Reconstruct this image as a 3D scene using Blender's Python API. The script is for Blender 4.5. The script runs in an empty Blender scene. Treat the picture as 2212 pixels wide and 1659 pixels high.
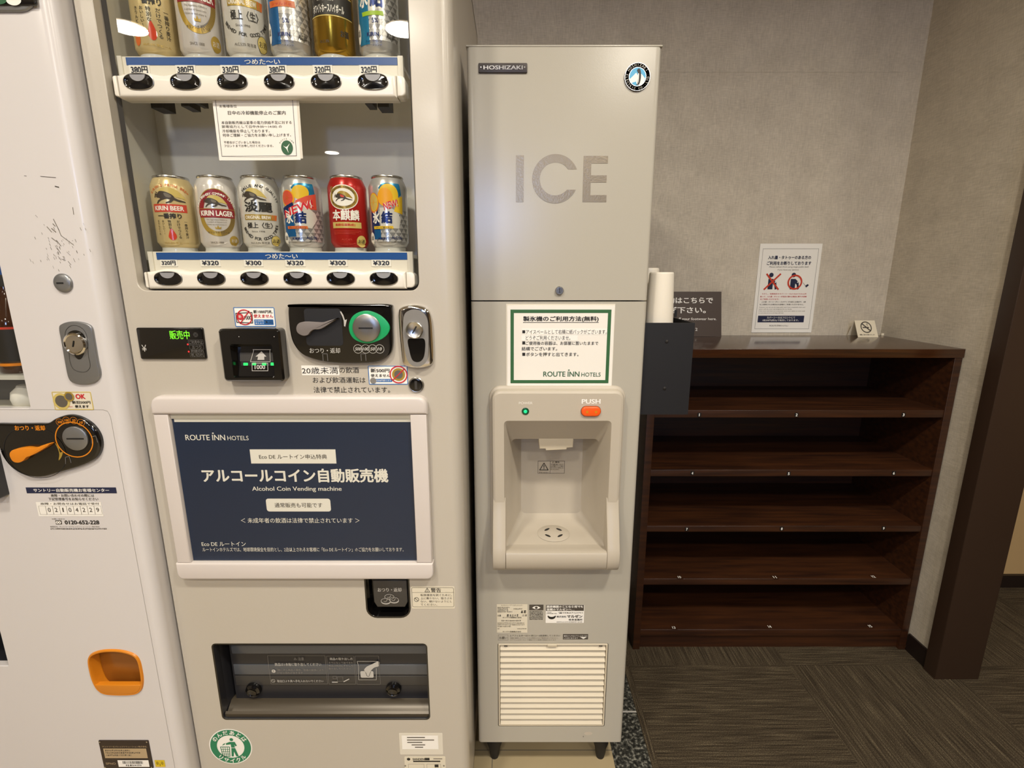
import bpy, bmesh, math, random
from math import sin, cos, pi, radians, atan2, sqrt
from mathutils import Vector, Matrix
random.seed(7)
C = bpy.context.scene.collection
sc = bpy.context.scene
# ------------------------------------------------------------------ camera, world, exposure
F = 1066.0; CX, CY = 1105.5, 829.5; IW, IH = 2212, 1659
PITCH = math.atan(F/4860.0); SN, CS = sin(PITCH), cos(PITCH)
FLOOR = -1.20; CEIL = 1.25                       # eye height is z = 0
cam = bpy.data.cameras.new('camera'); co = bpy.data.objects.new('camera', cam); C.objects.link(co)
cam.sensor_width = 36.0; cam.lens = 36.0*F/IW; cam.clip_start = 0.02
co.location = (0, 0, 0); co.rotation_euler = (pi/2-PITCH, 0, 0)
sc.camera = co
W = bpy.data.worlds.new('World'); sc.world = W; W.use_nodes = True
W.node_tree.nodes['Background'].inputs[0].default_value = (1, .85, .65, 1)
W.node_tree.nodes['Background'].inputs[1].default_value = 0.02
sc.view_settings.view_transform = 'Standard'; sc.view_settings.look = 'None'
sc.view_settings.gamma = 1.0; sc.view_settings.use_curve_mapping = False
sc.view_settings.exposure = 0.0
sc.cycles.use_denoising = True
sc.cycles.max_bounces = 8

# ------------------------------------------------------------------ materials
def lin(h):
    h = h.lstrip('#'); r = [int(h[i:i+2], 16)/255 for i in (0, 2, 4)]
    return tuple((c/12.92 if c <= .04045 else ((c+.055)/1.055)**2.4) for c in r)+(1,)
MATS = {}
def mat(name, col, rough=.5, metal=0., emit=None, es=1., bump=None, coat=0., alpha=1., spec=None, trans=0.):
    m = bpy.data.materials.new(name); m.use_nodes = True; nt = m.node_tree
    b = nt.nodes['Principled BSDF']; MATS[name] = m
    c = lin(col) if isinstance(col, str) else tuple(col)+(1,)
    b.inputs['Base Color'].default_value = c; b.inputs['Roughness'].default_value = rough
    b.inputs['Metallic'].default_value = metal; b.inputs['Coat Weight'].default_value = coat; b.inputs['Coat Roughness'].default_value = .03 if rough < .2 else .16
    b.inputs['Alpha'].default_value = alpha; b.inputs['Transmission Weight'].default_value = trans
    if spec is not None: b.inputs['Specular IOR Level'].default_value = spec
    if emit:
        b.inputs['Emission Color'].default_value = lin(emit); b.inputs['Emission Strength'].default_value = es
    if bump:
        sc_, st, dist = bump
        tc = nt.nodes.new('ShaderNodeTexCoord'); n = nt.nodes.new('ShaderNodeTexNoise'); n.inputs['Scale'].default_value = sc_
        n.inputs['Detail'].default_value = 2
        bp = nt.nodes.new('ShaderNodeBump'); bp.inputs['Strength'].default_value = st; bp.inputs['Distance'].default_value = dist
        nt.links.new(tc.outputs['Object'], n.inputs['Vector']); nt.links.new(n.outputs['Fac'], bp.inputs['Height'])
        nt.links.new(bp.outputs['Normal'], b.inputs['Normal'])
    return m
def nodes(m): return m.node_tree, m.node_tree.nodes['Principled BSDF']
mat('vm_beige', '#b9b2a6', .32, bump=(260, .06, .0015), coat=.25)
mat('vm_white', '#d0cccb', .28, coat=.2, bump=(200, .03, .001))
mat('frame_pink', '#cfc7c2', .33)
mat('rail_white', '#e2ddd2', .28, coat=.2)
mat('inner_wall', '#d8d5cc', .35)
mat('inner_back', '#f2f2f0', .3)
mat('ice_grey', '#b0ab9f', .22, bump=(420, .055, .001))
mat('ice_bezel', '#b8afa0', .38)
mat('grille', '#cdc2ac', .45)
mat('black_gloss', '#0c0b0b', .12, coat=.5)
mat('black_matte', '#17171a', .5)
mat('black', '#101010', .5)
mat('dark_grey', '#3a3836', .35)
mat('mid_grey', '#7f7c78', .35)
mat('rubber', '#181513', .6)
mat('chrome', '#d8d6d2', .08, 1.)
mat('steel', '#9a9894', .3, .9)
mat('grey_metal', '#8e8f90', .35, .7)
mat('alu', '#c9c8c6', .25, 1.)
mat('ice_letter', '#958a78', .3, .55, bump=(300, .25, .001))
mat('lever_grey', '#77706e', .45)
mat('orange', '#d9821a', .35)
mat('orange_cup', '#cf7f1c', .3)
mat('brown_flap', '#8a521a', .2)
mat('push_orange', '#ee5a17', .35)
mat('green_ring', '#0f9a5b', .35)
mat('green_border', '#2f6038', .5)
mat('logo_green', '#2b5a3c', .5)
mat('recycle_green', '#1d7a54', .4)
mat('blue_strip', '#1d4f96', .3)
mat('price_navy', '#1a2238', .5)
mat('paper', '#ece9e2', .4)
mat('paper_warm', '#e6dcc4', .5)
mat('paper_gloss', '#ebe7e0', .14)
mat('cream_label', '#d9d1bd', .45)
mat('ink', '#1b1917', .5)
mat('ink_soft', '#4a443d', .5)
mat('ink_grey', '#6d665c', .5)
mat('white_print', '#f0ede7', .4)
mat('grey_print', '#b9b6b0', .4)
mat('dim_print', '#6a6866', .4)
mat('navy_poster', '#0b2547', .4)
mat('navy_ink', '#1a2140', .5)
mat('red_print', '#c3242e', .4)
mat('blue_print', '#2b6cb0', .4)
mat('sky_blue', '#2f9fd0', .3)
mat('port_dark', '#26262a', .28)
mat('port_mid', '#4e5156', .25, coat=.4)
mat('port_bronze', '#4c4438', .32, .3)
mat('smoked', '#141414', .08, coat=.3)
mat('led_green', '#103010', .3, emit='#7dff2a', es=1.6)
mat('led_bill', '#103010', .3, emit='#30f070', es=1.3)
mat('led_red', '#400808', .3, emit='#ff3030', es=2.)
mat('led_power', '#064028', .2, emit='#20e090', es=1.2)
mat('led_ring', '#0a4a2c', .2)
mat('seam', '#97928c', .5)
mat('tape_clear', '#d8d2c4', .1)
mat('yellow_sticker', '#d4b81e', .5)
mat('plate_dark', '#2c211d', .4)
mat('plate_tan', '#b09a78', .4)
mat('can_cream', '#d9c592', .25, .35)
mat('can_white', '#dedad8', .22, .3)
mat('can_silverwhite', '#dcdad4', .22, .25)
mat('can_red', '#b3201c', .25, .3)
mat('can_silver', '#cbcbcb', .25, .55)
mat('facet_light', '#dcdcdc', .2, .5)
mat('facet_dark', '#a3a4a6', .25, .6)
mat('can_gold', '#b08a2c', .2, .85)
mat('gold', '#b09340', .3, .3)
mat('gold_pale', '#cdb86a', .35, .1)
mat('lager_red', '#8c1c28', .35)
mat('beer_red', '#c4402c', .35)
mat('beast_dark', '#3e362f', .4)
mat('lemon', '#e2bb2a', .35)
mat('lemon_skin', '#e9a31c', .35)
mat('grapefruit', '#d4503c', .4)
mat('can_blue', '#1c62a0', .25, .4)
mat('can_navy', '#20336e', .25, .4)
mat('can_teal', '#2283b4', .25, .4)
mat('can_orange', '#d06a30', .35)
mat('new_red', '#cc2634', .35)
mat('lime', '#9cc02a', .35)
mat('drop_red', '#c2402a', .15, coat=.6)
mat('clear_seat', '#c8c8c2', .12)
mat('door_frame', '#33241a', .4, bump=(120, .1, .001))
mat('baseboard', '#1f1613', .4)
mat('sign_brown', '#3b2a20', .45)
mat('cup_paper', '#d9d2c4', .6)
mat('tile_beige', '#a89878', .4)
mat('corridor_wall', '#b79a6c', .75)
mat('ceiling_paint', '#d8cfc0', .8)
mat('room_wall', '#a89c88', .8)
mat('dark_wall', '#5c5044', .7)
mat('lamp_trim', '#e8e4da', .4)
mat('lamp_glow', '#fff0d0', .5, emit='#ffe6bf', es=14.)
mat('bottle_glass', '#3a1c0c', .08, coat=.4)
mat('window_glow', '#8090b0', .3, emit='#a8c4ff', es=36.)
mat('sticker_grey', '#8f8f92', .4)

def glass(name, tint='#ffffff', fac=.9):
    m = bpy.data.materials.new(name); m.use_nodes = True; nt = m.node_tree; MATS[name] = m
    nt.nodes.clear()
    o = nt.nodes.new('ShaderNodeOutputMaterial'); mx = nt.nodes.new('ShaderNodeMixShader')
    t = nt.nodes.new('ShaderNodeBsdfTransparent'); t.inputs[0].default_value = lin(tint)
    g = nt.nodes.new('ShaderNodeBsdfGlossy'); g.inputs['Roughness'].default_value = .01
    lw = nt.nodes.new('ShaderNodeLayerWeight'); pw = nt.nodes.new('ShaderNodeMath'); pw.operation = 'POWER'; pw.inputs[1].default_value = 5.
    fr = nt.nodes.new('ShaderNodeMath'); fr.operation = 'MULTIPLY_ADD'; fr.inputs[1].default_value = .92; fr.inputs[2].default_value = .032
    nt.links.new(lw.outputs['Facing'], pw.inputs[0]); nt.links.new(pw.outputs[0], fr.inputs[0])
    nt.links.new(fr.outputs[0], mx.inputs[0]); nt.links.new(t.outputs[0], mx.inputs[1]); nt.links.new(g.outputs[0], mx.inputs[2])
    nt.links.new(mx.outputs[0], o.inputs[0]); return m
glass('pane_glass', '#f4f4f0')

def tex_mapped(nt, scale, coord='Object'):
    tc = nt.nodes.new('ShaderNodeTexCoord'); mp = nt.nodes.new('ShaderNodeMapping'); mp.inputs['Scale'].default_value = scale
    nt.links.new(tc.outputs[coord], mp.inputs[0]); return mp
def noise(nt, scale, sc1=1., detail=3.):
    mp = tex_mapped(nt, scale); n = nt.nodes.new('ShaderNodeTexNoise'); n.inputs['Scale'].default_value = sc1; n.inputs['Detail'].default_value = detail
    nt.links.new(mp.outputs[0], n.inputs['Vector']); return n.outputs['Fac']
def math_(nt, op, a, b=None):
    n = nt.nodes.new('ShaderNodeMath'); n.operation = op
    for i, v in enumerate((a, b)):
        if v is None: continue
        if isinstance(v, (int, float)): n.inputs[i].default_value = v
        else: nt.links.new(v, n.inputs[i])
    return n.outputs[0]
def ramp(nt, fac, stops):
    r = nt.nodes.new('ShaderNodeValToRGB'); e = r.color_ramp.elements
    e[0].position, e[0].color = stops[0][0], lin(stops[0][1]); e[1].position, e[1].color = stops[-1][0], lin(stops[-1][1])
    for p, c in stops[1:-1]:
        k = e.new(p); k.color = lin(c)
    nt.links.new(fac, r.inputs[0]); return r.outputs[0]
def bump(nt, b, h, st, d):
    bp = nt.nodes.new('ShaderNodeBump'); bp.inputs['Strength'].default_value = st; bp.inputs['Distance'].default_value = d
    nt.links.new(h, bp.inputs['Height']); nt.links.new(bp.outputs[0], b.inputs['Normal'])
# woven wallpaper
def linen(name, c0, c1):
    m = mat(name, c0, .85); nt, b = nodes(m)
    h = noise(nt, (420, 420, 45), 1, 4); v = noise(nt, (45, 45, 420), 1, 4); big = noise(nt, (14, 14, 14), 1, 3)
    s = math_(nt, 'ADD', math_(nt, 'ADD', h, v), math_(nt, 'MULTIPLY', big, .7)); s = math_(nt, 'DIVIDE', s, 2.7)
    nt.links.new(ramp(nt, s, [(.36, c0), (.66, c1)]), b.inputs['Base Color']); bump(nt, b, s, .35, .002)
linen('linen', '#b1a898', '#d4cab9')
# carpet tiles laid in alternating direction
m = mat('carpet', '#4a4034', .95, spec=.1); nt, b = nodes(m)
tc = nt.nodes.new('ShaderNodeTexCoord'); sx = nt.nodes.new('ShaderNodeSeparateXYZ'); nt.links.new(tc.outputs['Object'], sx.inputs[0])
fx = math_(nt, 'FLOOR', math_(nt, 'DIVIDE', math_(nt, 'SUBTRACT', sx.outputs[0], .37), .5)); par = math_(nt, 'ABSOLUTE', math_(nt, 'MODULO', fx, 2.))
fy = math_(nt, 'FLOOR', math_(nt, 'DIVIDE', math_(nt, 'SUBTRACT', sx.outputs[1], .33), .5)); parr = math_(nt, 'ABSOLUTE', math_(nt, 'MODULO', fy, 2.))
pp = math_(nt, 'ABSOLUTE', math_(nt, 'SUBTRACT', par, parr))
a1 = noise(nt, (9, 300, 1), 1, 5); a2 = noise(nt, (300, 9, 1), 1, 5); fine = noise(nt, (420, 420, 420), 1, 3)
mx = nt.nodes.new('ShaderNodeMix'); nt.links.new(pp, mx.inputs[0]); nt.links.new(a2, mx.inputs[2]); nt.links.new(a1, mx.inputs[3])
s = math_(nt, 'ADD', math_(nt, 'MULTIPLY', mx.outputs[0], .5), math_(nt, 'MULTIPLY', fine, .5))
nt.links.new(ramp(nt, s, [(.36, '#2a241c'), (.48, '#42392d'), (.58, '#584e3e'), (.70, '#837761')]), b.inputs['Base Color']); bump(nt, b, s, .6, .006)
# granite strip
m = mat('granite', '#3a3a36', .35); nt, b = nodes(m)
nt.links.new(ramp(nt, noise(nt, (130, 130, 130), 1, 6), [(.35, '#171816'), (.52, '#3d3d38'), (.68, '#8b8a80')]), b.inputs['Base Color'])
# dark wood
m = mat('wood', '#3a1e10', .2, coat=.35); nt, b = nodes(m)
g = noise(nt, (5, 60, 90), 1, 5)
nt.links.new(ramp(nt, g, [(.3, '#28140a'), (.7, '#46260f')]), b.inputs['Base Color'])
m = mat('wood_dull', '#3a1e10', .42, coat=.1); nt, b = nodes(m)
g = noise(nt, (5, 60, 90), 1, 5)
nt.links.new(ramp(nt, g, [(.3, '#26130a'), (.7, '#422410')]), b.inputs['Base Color'])

# ------------------------------------------------------------------ geometry helpers
def pt(px, py, Y):
    """point of the vertical plane y=Y that a photo pixel shows"""
    t = (py-CY)/F; c = CS-t*SN
    return ((px-CX)/F/c*Y, -(SN+t*CS)/c*Y)
class View:
    """a plane y=Y read through a zoom window of the photograph"""
    def __init__(s, Y, ox=0, oy=0, k=1.): s.Y, s.ox, s.oy, s.k = Y, ox, oy, k
    def p(s, x, y): return pt(s.ox+x/s.k, s.oy+y/s.k, s.Y)
    def r(s, x0, y0, x1, y1):
        ym = (y0+y1)/2; xm = (x0+x1)/2
        return s.p(x0, ym)[0], s.p(x1, ym)[0], s.p(xm, y1)[1], s.p(xm, y0)[1]
    def q(s, tl, tr, br, bl):
        """upright rectangle nearest to four seen corners"""
        P = [s.p(*c) for c in (tl, tr, br, bl)]
        return ((P[0][0]+P[3][0])/2, (P[1][0]+P[2][0])/2, (P[2][1]+P[3][1])/2, (P[0][1]+P[1][1])/2)
def rrect(x0, x1, z0, z1, r=0, n=5, rs=None):
    """rounded rectangle, counter-clockwise in (x, z); rs = radii bl, br, tr, tl"""
    rs = rs or (r, r, r, r); out = []
    for (cx, cz, a0, rr) in ((x0, z0, pi, rs[0]), (x1, z0, 1.5*pi, rs[1]), (x1, z1, 0, rs[2]), (x0, z1, .5*pi, rs[3])):
        sx = 1 if cx == x0 else -1; sz = 1 if cz == z0 else -1
        if rr <= 0: out.append((cx, cz)); continue
        for i in range(n+1):
            a = a0+i/n*pi/2
            out.append((cx+sx*rr+rr*cos(a), cz+sz*rr+rr*sin(a)))
    return out
def ell(cx, cz, rx, rz=None, n=32, a0=0, a1=2*pi):
    rz = rz or rx
    return [(cx+rx*cos(a0+(a1-a0)*i/n), cz+rz*sin(a0+(a1-a0)*i/n)) for i in range(n if abs(a1-a0-2*pi) < 1e-6 else n+1)]
def area(o): return sum(o[i][0]*o[(i+1) % len(o)][1]-o[(i+1) % len(o)][0]*o[i][1] for i in range(len(o)))/2
def ccw(o): return o if area(o) > 0 else o[::-1]
def inset(o, d):
    n = len(o); out = []
    for i in range(n):
        a, b_, c = Vector(o[i-1]), Vector(o[i]), Vector(o[(i+1) % n])
        e1 = (b_-a); e2 = (c-b_)
        if e1.length < 1e-9: e1 = e2
        if e2.length < 1e-9: e2 = e1
        e1.normalize(); e2.normalize()
        n1 = Vector((-e1.y, e1.x)); n2 = Vector((-e2.y, e2.x)); m_ = n1+n2
        if m_.length < 1e-6: m_ = n1
        m_.normalize(); k = max(.5, m_.dot(n1))
        out.append(tuple(b_+m_*d/k))
    return out
def smooth_loop(p, n=6):
    """closed Catmull-Rom through the points"""
    out = []; N = len(p)
    for i in range(N):
        p0, p1, p2, p3 = [Vector(p[(i+k) % N]) for k in (-1, 0, 1, 2)]
        for j in range(n):
            t = j/n
            out.append(tuple(.5*((2*p1)+(p2-p0)*t+(2*p0-5*p1+4*p2-p3)*t*t+(3*p1-p0-3*p2+p3)*t**3)))
    return out

FONTC = {}
def glyphs(body, bold=0., res=3, shear=0.):
    key = (body, bold, res, shear)
    if key in FONTC: return FONTC[key]
    c = bpy.data.curves.new('t', 'FONT'); c.body = body; c.resolution_u = res; c.shear = shear
    o = bpy.data.objects.new('t', c); C.objects.link(o)
    dg = bpy.context.evaluated_depsgraph_get(); e = o.evaluated_get(dg); me = e.to_mesh()
    V = [(v.co.x, v.co.y, 0.) for v in me.vertices]; P = [tuple(p.vertices) for p in me.polygons]
    if bold > 0:                                     # heavier strokes: the same letters laid over each other slightly shifted
        n = len(V); V0, P0 = V, P; V, P = [], []
        sh = ((-1, 0), (1, 0)) if bold < .015 else ((-1, -.7), (1, -.7), (1, .7), (-1, .7)) if bold < .03 else tuple((cos(a*pi/4), .8*sin(a*pi/4)) for a in range(8))
        for k, (dx, dy) in enumerate(sh):
            V += [(x+dx*bold, y+dy*bold, k*.00002) for x, y, _ in V0]; P += [tuple(i+k*n for i in p) for p in P0]
    e.to_mesh_clear(); bpy.data.objects.remove(o); bpy.data.curves.remove(c)
    FONTC[key] = (V, P); return V, P

class MB:
    """collects shapes, links them as ONE mesh object"""
    def __init__(s): s.v, s.f, s.m = [], [], []
    def add(s, V, P, m, flip=False):
        o = len(s.v); s.v += [tuple(v) for v in V]
        for p in P:
            s.f.append(tuple(o+i for i in (p[::-1] if flip else p))); s.m.append(m)
    # flat things on a plane facing the viewer (-y)
    def poly(s, o, y, m):
        o = ccw(o); s.add([(x, y, z) for x, z in o], [tuple(range(len(o)))], m)
    def rect(s, x0, x1, z0, z1, y, m): s.poly([(x0, z0), (x1, z0), (x1, z1), (x0, z1)], y, m)
    def ring(s, o, i, y, m):
        n = len(o); V = [(x, y, z) for x, z in o]+[(x, y, z) for x, z in i]
        s.add(V, [(k, (k+1) % n, n+(k+1) % n, n+k) for k in range(n)], m)
    def border(s, x0, x1, z0, z1, w, y, m, r=0):
        o = rrect(x0, x1, z0, z1, r); s.ring(o, inset(o, w), y, m)
    def stroke(s, pts, w, y, m):
        for a, b_ in zip(pts, pts[1:]):
            d = Vector(b_)-Vector(a)
            if d.length < 1e-7: continue
            n_ = Vector((-d.y, d.x)).normalized()*w/2; e = d.normalized()*w*.3
            A, B = Vector(a)-e, Vector(b_)+e
            s.poly([tuple(A-n_), tuple(B-n_), tuple(B+n_), tuple(A+n_)], y, m)
    def text(s, body, box, y, m, bold=0., res=3, shear=0., keep=False, rot=0.):
        V, P = glyphs(body, bold, res, shear)
        if not V: return
        x0, x1, z0, z1 = box
        a0 = min(v[0] for v in V); a1 = max(v[0] for v in V); b0 = min(v[1] for v in V); b1 = max(v[1] for v in V)
        kx = (x1-x0)/max(a1-a0, 1e-6); kz = (z1-z0)/max(b1-b0, 1e-6)
        if keep: kx = kz = min(kx, kz)
        cx, cz = (x0+x1)/2, (z0+z1)/2; ca, cb = (a0+a1)/2, (b0+b1)/2
        cr, sr = cos(rot), sin(rot); out = []
        for vx, vz, dy_ in V:
            dx, dz = (vx-ca)*kx, (vz-cb)*kz
            out.append((cx+dx*cr-dz*sr, y-dy_, cz+dx*sr+dz*cr))
        s.add(out, P, m)
    # solids
    def loft(s, loops, m, cap0=True, cap1=True, close=True):
        """loops: lists of 3-d points, same count"""
        n = len(loops[0]); V = [p for l in loops for p in l]; P = []
        for k in range(len(loops)-1):
            for i in range(n if close else n-1):
                j = (i+1) % n; P.append((k*n+i, k*n+j, (k+1)*n+j, (k+1)*n+i))
        if cap0: P.append(tuple(range(n))[::-1])
        if cap1: P.append(tuple((len(loops)-1)*n+i for i in range(n)))
        s.add(V, P, m)
    def slab(s, o, yf, yb, m, bev=0., nb=3, back=True):
        """outline extruded from back plane yb to front plane yf (yf<yb), front edge rounded"""
        o = ccw(o); L = [[(x, yb, z) for x, z in o]]
        if bev > 0:
            for i in range(nb+1):
                a = i/nb*pi/2; q = inset(o, bev*(1-cos(a)))
                L.append([(x, yf+bev*(1-sin(a)), z) for x, z in q])
        else: L.append([(x, yf, z) for x, z in o])
        s.loft(L, m, cap0=back)
    def box(s, x0, x1, y0, y1, z0, z1, m, bev=0.):
        if bev: s.slab(rrect(x0, x1, z0, z1), y0, y1, m, bev); return
        V = [(x0, y0, z0), (x1, y0, z0), (x1, y1, z0), (x0, y1, z0), (x0, y0, z1), (x1, y0, z1), (x1, y1, z1), (x0, y1, z1)]
        s.add(V, [(0, 3, 2, 1), (4, 5, 6, 7), (0, 1, 5, 4), (1, 2, 6, 5), (2, 3, 7, 6), (3, 0, 4, 7)], m)
    def prism_x(s, prof, x0, x1, m):
        """profile in (y, z) swept along x"""
        s.loft([[(x0, y, z) for y, z in prof], [(x1, y, z) for y, z in prof]], m)
    def prism_z(s, prof, z0, z1, m):
        s.loft([[(x, y, z0) for x, y in prof], [(x, y, z1) for x, y in prof]], m)
    def lathe_z(s, prof, cx, cy, m, n=40, z0=0.):
        """profile of (radius, z)"""
        V = []; P = []
        for r, z in prof:
            V += [(cx+r*cos(2*pi*i/n), cy+r*sin(2*pi*i/n), z0+z) for i in range(n)]
        for k in range(len(prof)-1):
            for i in range(n):
                j = (i+1) % n; P.append((k*n+i, k*n+j, (k+1)*n+j, (k+1)*n+i))
        s.add(V, P, m)
    def dome(s, cx, cz, r, yb, h, m, n=28, rz=None, prof=None):
        """round knob on a front plane; prof of (radius factor, height factor)"""
        prof = prof or [(1, 0), (1, .35), (.94, .65), (.8, .85), (.5, 1), (.001, 1.03)]
        rz = rz or r
        s.loft([[(cx+r*a*cos(2*pi*i/n), yb-h*b_, cz+rz*a*sin(2*pi*i/n)) for i in range(n)] for a, b_ in prof], m)
    def holes(s, outer, hs, y, m, depth=0., hm=None):
        """flat plate with holes, hole walls going back by depth"""
        bm = bmesh.new(); E = []
        for o in [outer]+hs:
            vs = [bm.verts.new((x, y, z)) for x, z in o]
            E += [bm.edges.new((vs[i], vs[(i+1) % len(vs)])) for i in range(len(vs))]
        bmesh.ops.triangle_fill(bm, edges=E, use_beauty=True, use_dissolve=False, normal=(0, -1, 0))
        bm.verts.index_update()
        fs = []
        for f in bm.faces:
            ids = tuple(v.index for v in f.verts); fs.append(ids if f.normal.y < 0 else ids[::-1])
        s.add([v.co[:] for v in bm.verts], fs, m); bm.free()
        if depth:
            for hi, h in enumerate(hs):
                hm_ = hm[hi] if hm else m
                h = ccw(h); n = len(h); q = inset(h, .0012)
                s.loft([[(x, y, z) for x, z in h], [(x, y+.0012, z) for x, z in q], [(x, y+depth, z) for x, z in q]], hm_, False, False)
    def tube(s, pts, r, m, n=8, close=False):
        pts = [Vector(p) for p in pts]; L = []
        for i, p in enumerate(pts):
            a = pts[(i-1) % len(pts)] if (close or i > 0) else p; b_ = pts[(i+1) % len(pts)] if (close or i < len(pts)-1) else p
            d = (b_-a).normalized(); u = d.cross(Vector((0, 0, 1)))
            if u.length < 1e-3: u = d.cross(Vector((1, 0, 0)))
            u.normalize(); w = d.cross(u)
            L.append([tuple(p+u*r*cos(2*pi*k/n)+w*r*sin(2*pi*k/n)) for k in range(n)])
        if close: L.append(L[0])
        s.loft(L, m, not close, not close)
    def wrapped(s, flat, R, cx, cy, z0, ang, off=.0004, prof=None):
        """flat decals (u,·,v in metres) wrapped round a vertical cylinder; ang = direction of u=0"""
        bm = bmesh.new(); vs = [bm.verts.new(v) for v in flat.v]; names = sorted(set(flat.m))
        for f, m_ in zip(flat.f, flat.m):
            try: g_ = bm.faces.new([vs[i] for i in f]); g_.material_index = names.index(m_)
            except ValueError: pass
        us = [v.co.x for v in bm.verts]; st = .003
        for n_ in range(int(min(us)//st), int(max(us)//st)+1):
            bmesh.ops.bisect_plane(bm, geom=bm.verts[:]+bm.edges[:]+bm.faces[:], dist=1e-7, plane_co=(n_*st, 0, 0), plane_no=(1, 0, 0))
        zs = [v.co.z for v in bm.verts]; st = .0035
        for n_ in range(int(min(zs)//st), int(max(zs)//st)+1):
            bmesh.ops.bisect_plane(bm, geom=bm.verts[:]+bm.edges[:]+bm.faces[:], dist=1e-7, plane_co=(0, 0, n_*st), plane_no=(0, 0, 1))
        bmesh.ops.triangulate(bm, faces=[f for f in bm.faces if len(f.verts) > 3])
        bm.verts.index_update(); V = []
        for v in bm.verts:
            r = R(v.co.z) if callable(R) else R
            r += off-v.co.y; a = ang+v.co.x/(R(.05) if callable(R) else R)
            V.append((cx+r*cos(a), cy+r*sin(a), z0+v.co.z))
        by = {}
        for f in bm.faces: by.setdefault(names[f.material_index], []).append(tuple(v.index for v in f.verts))
        o = len(s.v); s.v += V
        for n_, fl in by.items():
            for f in fl: s.f.append(tuple(o+i for i in f)); s.m.append(n_)
        bm.free()
    def build(s, name, parent=None, loc=None, label=None, sharp=38):
        root = parent
        while root is not None and root.parent is not None: root = root.parent
        org = Vector(root.location) if root is not None else Vector(loc or (0, 0, 0))
        me = bpy.data.meshes.new(name); me.from_pydata([tuple(Vector(v)-org) for v in s.v], [], s.f)
        names = []
        for n_ in s.m:
            if n_ not in names: names.append(n_); me.materials.append(MATS[n_])
        ix = {n_: i for i, n_ in enumerate(names)}
        me.polygons.foreach_set('material_index', [ix[n_] for n_ in s.m])
        me.shade_smooth(); me.set_sharp_from_angle(angle=radians(sharp)); me.update()
        o = bpy.data.objects.new(name, me); C.objects.link(o)
        if parent is not None: o.parent = parent
        else: o.location = org
        if label: o['label'] = label
        return o
def thing(name, label, cat, loc, group=None):
    o = bpy.data.objects.new(name, None); C.objects.link(o); o.location = loc; o.empty_display_size = .05
    o['label'] = label; o['category'] = cat
    if group: o['group'] = group
    return o
def tag(o, label, cat, group=None):
    o['label'] = label; o['category'] = cat
    if group: o['group'] = group
    return o
def struct(name, mb, label=None):
    o = mb.build(name); o['kind'] = 'structure'
    if label: o['label'] = label
    return o

# ------------------------------------------------------------------ the planes things stand on
YV, YL, YI, YC, YW = .855, .82, .985, 1.398, 1.735
XR = 1.2976                                          # face of the right hand wall
VX0, VX1 = -.664, -.0916                             # alcohol vending machine
IX0, IX1 = -.081, .2668                              # ice machine

# ------------------------------------------------------------------ room
mb = MB(); mb.box(.35, 3.6, -6, 1.80, FLOOR-.05, FLOOR, 'carpet'); struct('floor', mb, 'dark brown carpet tiles with streaked pile')
mb = MB(); mb.box(-3.2, .258, -6, 1.80, FLOOR-.05, FLOOR, 'tile_beige')
for x in (-.36, -.05+.1*0): mb.box(x-.001, x+.001, -1, YW, FLOOR-.001, FLOOR+.0003, 'ink_grey')
for y in (.62, 1.045): mb.box(-2, .258, y-.001, y+.001, FLOOR-.001, FLOOR+.0003, 'ink_grey')
struct('floor_tiled', mb, 'beige tiled floor under the machines')
mb = MB(); mb.box(.258, .35, -6, 1.80, FLOOR-.05, FLOOR+.001, 'granite'); mb.box(.258, .35, 1.157, 1.162, FLOOR, FLOOR+.0014, 'grey_print')
struct('trim_1', mb, 'speckled dark granite strip between tile and carpet')
mb = MB(); mb.box(-3.2, 3.6, -6, 1.80, CEIL, CEIL+.05, 'ceiling_paint'); struct('ceiling', mb)
mb = MB(); mb.box(-3.2, XR+.11, YW, YW+.08, FLOOR, CEIL, 'linen')
za = pt(1700, 155, YW)[1]; mb.box(.25, XR-.02, YW-.0007, YW, za-.0012, za+.0012, 'linen')
struct('wall_back', mb, 'grey woven wallpaper wall behind ice machine and shelf')
mb = MB(); mb.box(XR+.11, 3.6, YW+.005, YW+.08, FLOOR, CEIL, 'corridor_wall'); struct('wall_corridor', mb, 'tan painted wall beyond the dark post')
mb = MB(); mb.box(XR+.11, 3.6, YW-.008, YW+.005, FLOOR, pt(2150, 1241, YW)[1], 'baseboard'); struct('baseboard_corridor', mb)
YP = 1.286
mb = MB(); mb.box(XR, XR+.11, YP+.02, YW, FLOOR, CEIL, 'linen'); struct('wall_right', mb, 'short grey woven wallpaper wall right of the shelf')
mb = MB(); mb.box(XR-.006, XR, YP+.018, YC-.002, FLOOR, FLOOR+.062, 'baseboard'); struct('baseboard_right', mb)
mb = MB(); mb.slab(rrect(XR-.012, XR+.122, FLOOR, CEIL), YP-.012, YP+.03, 'door_frame', .002); struct('door_1', mb, 'dark brown wooden post closing the end of the short wall')
mb = MB(); mb.box(-3.28, -3.2, -6, 1.8, FLOOR, CEIL, 'room_wall'); struct('wall_left', mb)
mb = MB(); mb.box(3.6, 3.68, -6, 1.8, FLOOR, CEIL, 'corridor_wall'); struct('wall_far_right', mb)
mb = MB(); mb.box(-3.2, 3.6, -6.08, -6, FLOOR, CEIL, 'dark_wall'); struct('wall_front', mb)
mb = MB(); mb.box(-.62, -.06, -5.99, -5.97, 0.55, 1.21, 'window_glow'); mb.box(-.66, -.02, -6, -5.985, .51, 1.245, 'lamp_trim')
struct('window_1', mb)

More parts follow.
